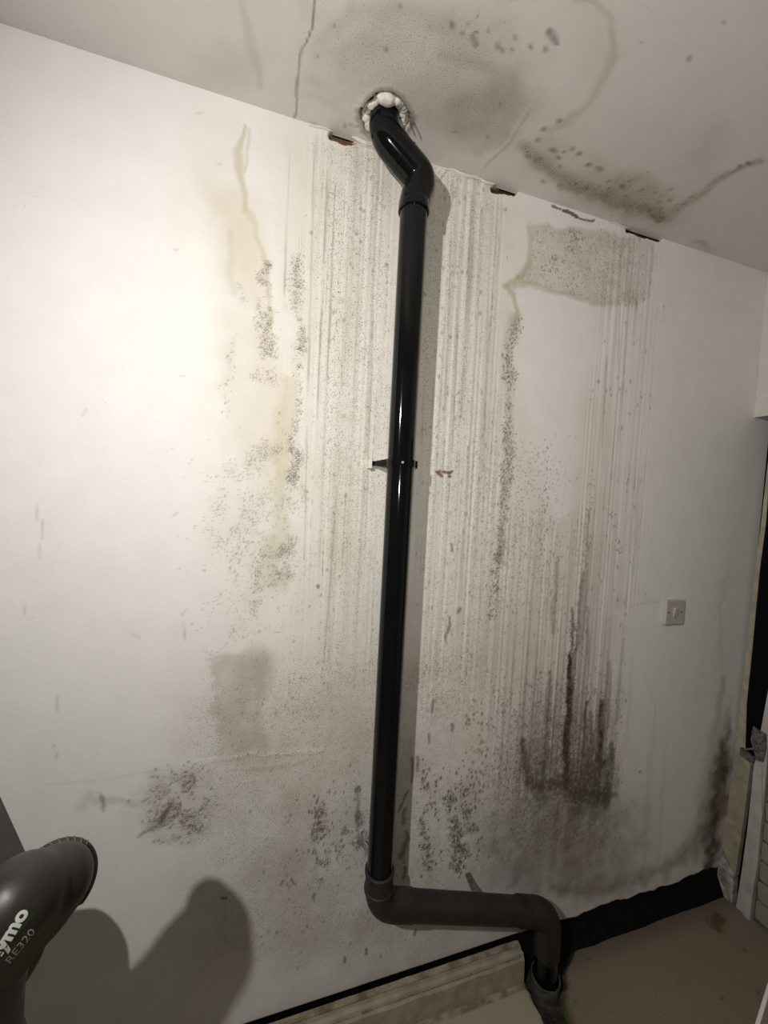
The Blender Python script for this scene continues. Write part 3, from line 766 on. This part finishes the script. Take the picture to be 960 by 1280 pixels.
m_rust = mat('corroded_metal', (0.06, 0.055, 0.05), 0.75, nscale=120, dust=(0.20, 0.195, 0.18), bump=1, bscale=200)
local(rpoly('plate', [(941, 908), (947, 912), (957, 918), (957, 935), (953, 953), (945, 950), (942, 940), (938, 925)], m_rust, XD-0.014, 0.007, None, .001), hasp)
local(rpoly('staple', [(925, 934), (930, 938), (938, 945), (943, 947), (941, 953), (932, 949), (924, 943)], m_rust, XD-0.020, 0.012, None, .001), hasp)
bm = bmesh.new()
for (a, b) in [((929, 937), (942, 936))]:
    q0, q1 = Vector(rp_(*a, XD-0.022)), Vector(rp_(*b, XD-0.022)); tube(bm, [q0, (q0+q1)/2+Vector((-0.006, 0, 0)), q1], 0.004, 8)
local(bm_obj('pin', bm, m_rust, smooth=True), hasp)
# painted bricks beyond the closing jamb
yb = rp_(949, 1083)[1]
rowh = 0.075
box('mortar', (XD+0.006, -0.80, 0.0), (1.80, yb+0.004, 0.70), m_mortar, wall_right)
RB = random.Random(3)
bmesh_cache = []
for kk in range(3):
    me = bpy.data.meshes.new('brick'); bm = bmesh.new()
    vs = box_bm(bm, (0, 0, 0), (1, 1, 1))
    bmesh.ops.bevel(bm, geom=bm.edges[:], offset=0.04, segments=1, affect='EDGES')
    for vtx in bm.verts: vtx.co += Vector((RB.uniform(-1, 1), RB.uniform(-1, 1), RB.uniform(-1, 1)))*0.012
    bm.to_mesh(me); bm.free(); me.materials.append(m_brick); bmesh_cache.append(me)
for r in range(9):
    y = yb-0.003; z0 = 0.022+r*rowh
    first = 0.215 if r % 2 else 0.105
    while y > -0.79:
        ln = min(first, y+0.80)
        if ln < 0.03: break
        b = bpy.data.objects.new('brick', bmesh_cache[RB.randrange(3)]); COL.objects.link(b); b.parent = wall_right
        b.location = (XD+0.012+RB.uniform(-.001, .001), y-ln/2, z0+0.0325); b.scale = (0.028, ln, 0.066)
        b.rotation_euler = (RB.uniform(-.008, .008), 0, RB.uniform(-.006, .006))
        y -= ln+0.009; first = 0.215
box('upper_jamb_wall', (XD+0.014, -0.80, 0.70), (1.80, -0.50, ZL-0.001), m_plain, wall_right)

# ================================================================ BASEBOARD AND TRIM
# loose white-painted board along the foot of the wall, its top rubbed to bare wood
bb = struct(empty('baseboard_back', (0, 0, 0)))
xe = 0.812
prof = [(-0.013, 0.0), (-0.013, 0.104), (-0.028, 0.103), (-0.031, 0.094), (-0.037, 0.088), (-0.040, 0.078), (-0.045, 0.072), (-0.047, 0.0)]
bm = bmesh.new()
nx = 70; rings = []
for i in range(nx+1):
    x = -2.19+(xe+2.19)*i/nx
    k = 0.0
    ring = []
    for (yy, zz) in prof:
        xx = x
        if i == nx and zz > 0.09: xx = x-0.006
        ring.append(bm.verts.new((xx, yy+0.0012*math.sin(x*37+zz*50)*(zz > .01), zz+0.001*math.sin(x*61)*(zz > .01))))
    rings.append(ring)
for i in range(nx):
    for j in range(len(prof)):
        jj = (j+1) % len(prof)
        bm.faces.new((rings[i][j], rings[i+1][j], rings[i+1][jj], rings[i][jj]))
bm.faces.new(rings[0]); bm.faces.new(rings[-1][::-1])
bm_obj('board', bm, m_cream, bb)
m_worn = mat('worn_paint_edge', (0.16, 0.12, 0.07), 0.8, nscale=26, dust=(0.40, 0.35, 0.25), bump=.8)
box('rubbed_edge', (-2.18, -0.0285, 0.1015), (xe-0.012, -0.0135, 0.1065), m_worn, bb, 0.001)
bm = bmesh.new(); RR = random.Random(9)
x = 0.15
while x < xe-0.05:
    ln = RR.uniform(.03, .22)
    box_bm(bm, (x+min(ln, xe-0.012-x)/2, -0.0385, 0.0805+RR.uniform(-.002, .002)), (min(ln, xe-0.012-x), 0.0035, RR.uniform(.002, .005))); x += ln+RR.uniform(.003, .02)
bm_obj('bare_patch', bm, m_worn, bb)
# dark bitumen strip where the plaster stops short
bm = bmesh.new()
n = 60; prev = None
for i in range(n+1):
    x = 0.80+(1.765-0.80)*i/n
    y = -0.004-0.010*float(fbm(np.array([x*12]), np.array([2.]), 5)[0]); z = 0.135
    vs = [bm.verts.new((x, 0.017, z)), bm.verts.new((x, 0.010, z)), bm.verts.new((x, 0.008, 0.06)), bm.verts.new((x, y-0.012, 0.0))]
    if prev:
        for j in range(3): bm.faces.new((prev[j], prev[j+1], vs[j+1], vs[j]))
    prev = vs
struct(bm_obj('trim_1', bm, m_strip, smooth=False))
# bead of hard filler along the ceiling joint
bm = bmesh.new()


def bead(p0, p1, r):
    a = at(*p0, 1, 0.0); b = at(*p1, 1, 0.0)
    L_ = int(max(4, abs(b[0]-a[0])/0.01)); path = []; rad = []
    for i in range(L_+1):
        t = i/L_; x = a[0]+(b[0]-a[0])*t
        path.append((x, -0.002, CEIL-0.003+0.002*math.sin(x*90))); rad.append(r*(0.7+0.5*random.Random(int(x*1000)).random())*(0.3 if i in (0, L_) else 1))
    tube(bm, path, rad, 7)


bead((385, 153), (414, 164), 0.0025); bead((440, 174), (468, 184), 0.004); bead((556, 213), (618, 233), 0.004); bead((760, 279), (786, 286), 0.002)
struct(bm_obj('trim_2', bm, m_filler, smooth=True))

# ================================================================ DRAIN PIPE
PX, PY = 0.305, -0.07
pipe = empty('drain_pipe', (PX, PY, 0), 'black plastic drain pipe running down the mouldy wall and off to the right', 'pipe')


def lp(o): return local(o, pipe)


def circ_tube(name, path, rad, m, seg=32): return lp(tube_obj(name, path, rad, m, None, seg))


RP = 0.0335
circ_tube('shaft', [(PX, PY, z) for z in (0.50, 1.0, 1.6, 2.24)], RP, m_pipe, 40)
H = Vector((QX, QY, 2.366))
K = Vector((PX+0.016, PY, 2.290))
top = smooth_path([(PX, PY, 2.165), (PX+0.002, PY, 2.20), K, H], 0.05, 10)
mid = K.lerp(H, 0.46)
ta = smooth_path([Vector((PX, PY, 2.225)), Vector((PX+0.004, PY, 2.250)), K, mid], 0.036, 12)
circ_tube('top_bend', ta, [0.0375]*len(ta), m_pipe, 36)
circ_tube('socket_collar', [(PX, PY, z) for z in (2.206, 2.208, 2.228, 2.230)], [0.036, 0.0382, 0.0382, 0.037], m_pipe, 36)
circ_tube('offset_socket', [mid.lerp(K, .03), mid, mid.lerp(H, .04), mid.lerp(H, .06)], [0.037, 0.0385, 0.0385, 0.0372], m_pipe, 36)
sp_path = smooth_path([mid.lerp(K, 0.02), H, Vector((QX, QY+0.002, 2.428))], 0.045, 12)
circ_tube('top_spigot', sp_path, [0.0372]*len(sp_path), m_pipe, 36)
# foot bend and the falling run
F0 = Vector((PX+0.002, PY, 0.428)); E0 = Vector((0.868, PY+0.002, 0.242))
dirr = (E0-F0).normalized()
fb = smooth_path([Vector((PX, PY, 0.52)), F0, F0+dirr*0.10], 0.06, 12)
circ_tube('foot_bend', fb, [0.037]*len(fb), m_pipe2, 36)
for z in (0.522, 0.475):
    circ_tube('collar_ring', [(PX, PY, z-0.006), (PX, PY, z-0.004), (PX, PY, z+0.004), (PX, PY, z+0.006)], [0.0365, 0.0392, 0.0392, 0.0365], m_pipe2, 36)
circ_tube('fall_pipe', [F0+dirr*0.09, F0+dirr*0.3, E0-dirr*0.10], RP+0.0015, m_pipe2, 36)
Dn = Vector((0.874, PY+0.004, 0.0))
eb = smooth_path([E0-dirr*0.115, E0, E0.lerp(Dn, .55)], 0.055, 12)
circ_tube('end_bend', eb, [0.0385]*len(eb), m_pipe2, 36)
circ_tube('drop_pipe', [E0.lerp(Dn, .5), Vector((0.876, PY+0.004, 0.0)), Vector((0.876, PY+0.004, -0.028))], 0.0335, m_pipe, 36)
# clip band on the shaft
cz = 1.596
circ_tube('clip_band', [(PX, PY, cz-0.009), (PX, PY, cz-0.0085), (PX, PY, cz+0.0085), (PX, PY, cz+0.009)], [0.0345, 0.0375, 0.0375, 0.0345], m_pipe, 36)
bm = bmesh.new()
pts = [(PX-0.030, PY+0.004), (PX-0.055, PY+0.045), (PX-0.055, -0.004)]
for (x0, y0), (x1, y1), h0, h1 in [((PX-0.028, PY+0.012), (PX-0.052, PY+0.052), .022, .011), ((PX-0.050, PY+0.050), (PX-0.066, -0.006), .011, .015)]:
    d = Vector((x1-x0, y1-y0, 0)); nn = Vector((-d.y, d.x, 0)).normalized()*0.005
    a = [Vector((x0, y0, cz)), Vector((x1, y1, cz))]
    vv = []
    for q, h in zip(a, (h0, h1)):
        for sgn in (-1, 1):
            for zz in (-1, 1): vv.append(bm.verts.new(q+nn*sgn+Vector((0, 0, zz*h/2))))
    for f in [(0, 1, 3, 2), (4, 6, 7, 5), (0, 4, 5, 1), (2, 3, 7, 6), (0, 2, 6, 4), (1, 5, 7, 3)]: bm.faces.new([vv[i] for i in f])
lp(bm_obj('clip_lug', bm, m_pipe, bevel=.001))
lp(box('clip_nub', (PX+0.030, PY-0.010, cz-0.009), (PX+0.042, PY+0.006, cz+0.009), m_pipe, None, .0015))
q = at(466, 581, 1, -0.012)
sc = box('clip_end', (q[0]-0.012, -0.018, q[2]-0.010), (q[0]-0.003, -0.001, q[2]+0.012), m_filler, None, .001)
lp(sc); sc['label'] = 'small white screw plug at the wall end of the clip'
bm = bmesh.new(); tube(bm, [(PX-0.008, PY-0.0375, cz), (PX-0.0085, PY-0.040, cz)], 0.003, 10)
lp(bm_obj('clip_screw', bm, m_metal, smooth=True))


# bent strap brackets at the foot
def strap(pts, wdt, m):
    bm = bmesh.new(); pr = None
    for k, (p, s) in enumerate(pts):
        p = Vector(p); s = Vector(s).normalized()*wdt/2
        o_ = Vector((0, -0.0035, 0))
        vs = [bm.verts.new(p-s), bm.verts.new(p+s), bm.verts.new(p+s+o_), bm.verts.new(p-s+o_)]
        if pr:
            for j in range(4): bm.faces.new((pr[j], pr[(j+1) % 4], vs[(j+1) % 4], vs[j]))
        else: bm.faces.new(vs[::-1])
        pr = vs
    bm.faces.new(pr)
    return lp(bm_obj('bracket_strap', bm, m, bevel=.0006))


w0 = Vector(at(446, 1051, 1, -0.004)); w1 = Vector(at(453, 1052, 1, -0.020)); w2 = Vector(at(463, 1068, 1, -0.05))
b1 = strap([(w0, (0.2, 0, 1)), (w1, (.5, 0, 1)), (w1.lerp(w2, .4), (.7, 0, .8)), (w2, (.7, 0, .7))], 0.014, m_metal)
v0 = Vector(at(584, 1091, 1, -0.003)); v1 = Vector(at(587, 1100, 1, -0.02)); v2 = Vector(at(597, 1122, 1, -0.055))
strap([(v0, (1, 0, 0.1)), (v1, (1, 0, 0)), (v1.lerp(v2, .5), (1, 0, .2)), (v2, (1, 0, .2))], 0.017, mat('grimy_metal', (0.10, 0.095, 0.085), 0.6, 0.3, noise=.5, nscale=150))

# plug of filler round the pipe in the ceiling
bm = bmesh.new()
RF = random.Random(12)
for k in range(30):
    a = 2*math.pi*k/30
    rad = RF.uniform(0.039, 0.048)
    rs = bmesh.ops.create_icosphere(bm, subdivisions=2, radius=RF.uniform(0.007, 0.011))
    for vtx in rs['verts']: vtx.co = Vector((vtx.co.x*1.2, vtx.co.y, vtx.co.z*0.8))*(1+RF.uniform(-.12, .12))+Vector((QX+rad*math.cos(a), QY-0.002+rad*math.sin(a), CEIL+0.008+0.003*math.sin(k)))
rs = bmesh.ops.create_icosphere(bm, subdivisions=3, radius=0.016)
qf = (QX-0.010, QY-0.046, CEIL+0.002)
for vtx in rs['verts']: vtx.co = Vector((vtx.co.x*1.35, vtx.co.y*.95, vtx.co.z*.7))*(1+RF.uniform(-.06, .06))+Vector(qf)
fl = bm_obj('filler_plug', bm, m_filler, smooth=True)
tag(fl, 'lumpy white filler packed round the pipe where it enters the ceiling', 'filler')
# torn plaster flakes hanging at the hole
for k, (px, py, dx, dz, rz) in enumerate([(508, 146, .006, .020, .2), (514, 149, .005, .022, -.3), (457, 137, .005, .016, .4)]):
    q = at(px, py, 2, CEIL-0.008)
    bm = bmesh.new(); box_bm(bm, (0, 0, 0), (dx, 0.0015, dz), Matrix.Rotation(rz, 3, 'Y'))
    o = bm_obj('flake', bm, mat('torn_board', (0.16, .13, .10), .9, noise=.5, nscale=200), ceil_o); o.location = q

# ground socket that takes the drop pipe
sock = empty('drain_socket', (0.876, -0.066, 0.0), 'dirty grey ground socket ring that the drop pipe stands in', 'drain')
m_sock = mat('grimy_clay', (0.075, 0.075, 0.06), 0.55, noise=.5, nscale=40, bump=.6)
bm = bmesh.new()
c = Vector((0.876, -0.066, 0))
tube(bm, [c+Vector((0, 0, z)) for z in (-0.035, 0.00, 0.024, 0.030, 0.030, 0.024, -0.03)], [0.042, 0.042, 0.0435, 0.0425, 0.0395, 0.039, 0.039], 40, cap=False)
local(bm_obj('rim', bm, m_sock, smooth=True), sock)
bm = bmesh.new(); tube(bm, [c+Vector((0, 0, -0.034)), c+Vector((0, 0, -0.030))], 0.0385, 40)
local(bm_obj('silt', bm, m_strip, smooth=True), sock)

# ================================================================ SWITCH
qa = at(832, 752, 1, -0.014); qb = at(855, 778, 1, -0.014)
cx, czs = (qa[0]+qb[0])/2, (qa[2]+qb[2])/2
sw = empty('light_switch', (cx, 0, czs), 'square white surface-mounted light switch on the right part of the wall', 'switch')
hw = 0.043
o = box('back_box', (-hw+.001, -0.008, -hw+.001), (hw-.001, 0.003, hw-.001), m_switch, sw, .001)
o = box('face_plate', (-hw, -0.016, -hw), (hw, -0.0078, hw), m_switch, sw, .002)
bm = bmesh.new()
vs = [(-.011, -.032, -.018), (.011, -.032, -.018), (.011, -.032, .018), (-.011, -.032, .018), (-.009, -.0345, -.016), (.009, -.0345, -.016), (.009, -.040, .016), (-.009, -.040, .016)]
vv = [bm.verts.new(q) for q in vs]
for f in [(0, 1, 2, 3), (4, 7, 6, 5), (0, 4, 5, 1), (1, 5, 6, 2), (2, 6, 7, 3), (3, 7, 4, 0)]: bm.faces.new([vv[i] for i in f])
ro = bm_obj('rocker', bm, m_switch, sw, bevel=.0008); ro.location.y = 0.0165
for sx in (-1, 1):
    bm = bmesh.new(); tube(bm, [(sx*.030, -.015, 0), (sx*.030, -.0166, 0)], .0035, 12)
    bm_obj('screw', bm, m_switch_d, sw, smooth=True)

# ================================================================ MOWER  (lower left, near the lens)
MY = -0.41
m_hood = mat('dark_grey_hood', (0.025, 0.021, 0.018), 0.42, noise=.25, nscale=9, spec=.5, bump=.08, bscale=60)
m_deck = mat('dull_deck', (0.032, 0.025, 0.018), 0.6, noise=.3, nscale=30, bump=.3)
m_green = mat('dark_green_band', (0.02, 0.045, 0.012), 0.5, noise=.3, nscale=30)
m_text = mat('white_lettering', (0.62, 0.62, 0.60), 0.5, noise=.04)


def mp(px, py, y=MY):
    return Vector(at(px, py, 1, y))


mow = empty('lawn_mower', (mp(-60, 1300).x, MY, 0), 'dark grey lawn mower body stood on end, white lettering down its hood', 'lawn mower')


def lm(o): return local(o, mow)


ax = (mp(45, 1090)-mp(-65, 1245)).normalized()
ppm = 1.0/((mp(100, 1100)-mp(0, 1100)).length/100)     # picture scale at that depth
bm = bmesh.new()


def chain(spec):
    pts = [mp(a, b, MY+dy) for a, b, r, dy in spec]
    rs = [r/ppm for a, b, r, dy in spec]
    # finish each end with a round cap
    d0 = (pts[0]-pts[1]).normalized()
    cap_p = [pts[0]+d0*rs[0]*math.sin(t) for t in (1.5, 1.3, 1.0, .7, .35)]
    cap_r = [rs[0]*math.cos(t) for t in (1.5, 1.3, 1.0, .7, .35)]
    tube(bm, cap_p+pts, cap_r+rs, 36)


chain([(65, 1106, 53, .030), (47, 1129, 54, .028), (14, 1160, 57, .025), (-20, 1202, 60, .02), (-55, 1262, 78, .02), (-75, 1330, 90, .02), (-80, 1400, 90, .02)])
chain([(22, 1127, 58, -.005), (0, 1155, 57, -.008), (-35, 1200, 60, -.010), (-80, 1265, 68, -.01), (-110, 1330, 74, 0)])
hm = bpy.data.meshes.new('hood'); bmesh.ops.recalc_face_normals(bm, faces=bm.faces); bm.to_mesh(hm); bm.free()
ho = bpy.data.objects.new('hood', hm); COL.objects.link(ho)
rmd = ho.modifiers.new('remesh', 'REMESH'); rmd.mode = 'VOXEL'; rmd.voxel_size = 0.0038; rmd.use_smooth_shade = True
smd = ho.modifiers.new('smooth', 'SMOOTH'); smd.factor = 0.7; smd.iterations = 7
bpy.context.view_layer.update()
hm2 = bpy.data.meshes.new_from_object(ho.evaluated_get(bpy.context.evaluated_depsgraph_get()))
bpy.data.objects.remove(ho); bpy.data.meshes.remove(hm)
hm2.materials.clear(); hm2.name = 'hood'
b_ = bmesh.new(); b_.from_mesh(hm2); bvh = BVHTree.FromBMesh(b_); b_.free()
hood = lm(link('hood', hm2, m_hood, smooth=True))
# flange round the end of the hood with short moulded ribs
dc = mp(66, 1105, MY+0.040); dr = 48.5*(1+0.04/0.6)/ppm
view = (Vector(CPOS)-dc).normalized()
e1 = view.cross(Vector((0, 0, 1))).normalized()*-1; e2 = view.cross(e1).normalized()
if e2.z < 0: e2 = -e2
bm = bmesh.new(); arc_ = []
for k in range(41):
    a = math.radians(-55+k*5)
    arc_.append(dc+(e1*math.cos(a)+e2*math.sin(a))*dr)
tube(bm, arc_, [0.0015]+[0.005]*39+[0.0015], 10)
lm(bm_obj('flange', bm, m_deck, smooth=True))
for k in range(9):
    a = math.radians(40+k*11)
    rdir = e1*math.cos(a)+e2*math.sin(a); tdir = -e1*math.sin(a)+e2*math.cos(a)
    bm = bmesh.new()
    p0 = dc+rdir*(dr+0.005)+view*0.002; p1 = dc+rdir*(dr-0.004)+view*0.010-tdir*0.006
    tube(bm, [p0, p1], 0.0011, 6)
    lm(bm_obj('rib', bm, m_switch_d, smooth=True))
chain2 = [(-2, 1188, 58), (-30, 1230, 60), (-75, 1290, 70)]  # unseen form added behind the hood to cast the wall shadow's left lump
bm = bmesh.new()
pp = [mp(a, b, -0.215) for a, b, r_ in chain2]; kk = (mp(100, 1100, -0.215)-mp(0, 1100, -0.215)).length/100
d0 = (pp[0]-pp[1]).normalized()
tube(bm, [pp[0]+d0*58*kk*math.sin(t) for t in (1.5, 1.2, .8, .4)]+pp, [58*kk*math.cos(t) for t in (1.5, 1.2, .8, .4)]+[r_*kk for a, b, r_ in chain2], 36)
lm(bm_obj('hidden_shadow_caster', bm, m_deck, smooth=True))
lower = mp(-120, 1440, MY)


# flat lettering wrapped on to the hood
def wrap_text(body, size, anchor_px, dir_px, name, m, bold=0.0, xs_=1.0):
    cu = bpy.data.curves.new(name, 'FONT'); cu.body = body; cu.size = size; cu.offset = bold; cu.resolution_u = 4
    to = bpy.data.objects.new(name, cu); COL.objects.link(to)
    bpy.context.view_layer.update()
    me = bpy.data.meshes.new_from_object(to.evaluated_get(bpy.context.evaluated_depsgraph_get()))
    bpy.data.objects.remove(to); bpy.data.curves.remove(cu)
    b_ = bmesh.new(); b_.from_mesh(me)
    bmesh.ops.triangulate(b_, faces=b_.faces)
    bmesh.ops.subdivide_edges(b_, edges=[e for e in b_.edges if e.calc_length() > size*.12], cuts=2)
    o0 = mp(*anchor_px); o1 = mp(anchor_px[0]+dir_px[0], anchor_px[1]+dir_px[1])
    dx = (o1-o0).normalized(); dn = (Vector(CPOS)-o0).normalized(); dy = dn.cross(dx).normalized()
    for vtx in b_.verts:
        q = o0+dx*vtx.co.x*xs_+dy*vtx.co.y
        org = Vector(CPOS); d = (q-org).normalized()
        hit = bvh.ray_cast(org, d)
        vtx.co = hit[0]-d*0.0008 if hit[0] is not None else q
    b_.to_mesh(me); b_.free()
    return lm(link(name, me, m))


def mower_text():
    wrap_text('Flymo', 25/ppm, (-8, 1210), (53, -84), 'brand_lettering', m_text, bold=0.0010, xs_=1.40)
    wrap_text('RE320', 13.5/ppm, (12, 1206), (36, -46), 'model_lettering', m_text, bold=0.0, xs_=1.50)

mower_text()
# thin green band between the words
bm = bmesh.new(); pr = None
for i in range(21):
    t = i/20
    row = []
    for wv_ in (-2.2, 2.2):
        px = -14+t*58+wv_*0.6; py = 1212-t*72+wv_*0.5
        d = (mp(px, py)-Vector(CPOS)).normalized(); hit = bvh.ray_cast(Vector(CPOS), d)
        row.append(bm.verts.new(hit[0]-d*0.0007 if hit[0] is not None else mp(px, py)))
    if pr: bm.faces.new((pr[0], pr[1], row[1], row[0]))
    pr = row
lm(bm_obj('green_stripe', bm, m_green))
# deck, wheels and handle below the picture, so that the mower stands on the floor
dk = lower+Vector((-0.03, 0.0, 0.0))
bm = bmesh.new()
tube(bm, [dk+ax*0.10, dk+ax*0.07, dk+ax*0.0, dk-ax*0.03], [0.075, 0.12, 0.15, 0.155], 40)
lm(bm_obj('deck', bm, m_deck, smooth=True))
base_z = 0.0
for s in (-1, 1):
    bm = bmesh.new()
    a0 = dk+Vector((s*0.09, -0.02, 0.0)); a1 = Vector((dk.x+s*0.12, MY-0.02+0.02*s, 0.012))
    tube(bm, [a0, a0.lerp(a1, .5), a1], 0.012, 14)
    lm(bm_obj('handle_tube', bm, m_deck, smooth=True))
    bm = bmesh.new(); wc = dk+Vector((s*0.15, -0.03, -0.02))
    tube(bm, [wc-Vector((.018, 0, 0)), wc-Vector((.016, 0, 0)), wc+Vector((.016, 0, 0)), wc+Vector((.018, 0, 0))], [.055, .06, .06, .055], 28)
    lm(bm_obj('wheel', bm, m_switch_d, smooth=True))
bm = bmesh.new(); tube(bm, [Vector((dk.x-0.12, MY-0.04, 0.012)), Vector((dk.x+0.12, MY, 0.012))], 0.012, 14)
lm(bm_obj('grip', bm, m_switch_d, smooth=True))

# ================================================================ LOOSE THINGS AT THE PICTURE EDGES
m_board = mat('grey_board', (0.115, 0.105, 0.098), 0.7, noise=.08, nscale=12, bump=.2)
p = [at(0, 1006, 1, -0.010), at(29, 1068, 1, -0.010), at(80, 1178, 1, -0.010)]
xb, zb_ = p[2][0], p[2][2]
sl = (p[2][0]-p[0][0])/(p[2][2]-p[0][2])
xt = p[0][0]+(1.05-p[0][2])*sl; x0 = p[0][0]+(0.0-p[0][2])*sl
cc = at(44, 1103, 1, -0.010); fl_ = at(-45, 1330, 1, -0.010)
gb = prism('grey_board', [(xt-.45, -0.002, 1.02), (xt, -0.002, 1.05), (cc[0], -0.002, cc[2]), (fl_[0], -0.002, 0.109), (fl_[0]-.5, -0.002, 0.109)], 1, -0.008, m_board, None, .001)
tag(gb, 'plain grey board against the wall at the left edge behind the mower', 'board')
# pale panel in the near right corner
g0 = at(960, 1226, 2, 0.50); g1 = at(943, 1281, 2, 0.50)
d = Vector(g1-g0)
wp = prism('white_panel', [Vector(g0)-d*1.2, Vector(g0)+d*2.5, Vector(g0)+d*2.5+Vector((.02, 0, 0)), Vector(g0)-d*1.2+Vector((.02, 0, 0))], 2, -0.50, m_plain, None, .002)
tag(wp, 'upright pale panel just entering the near bottom right corner', 'panel')
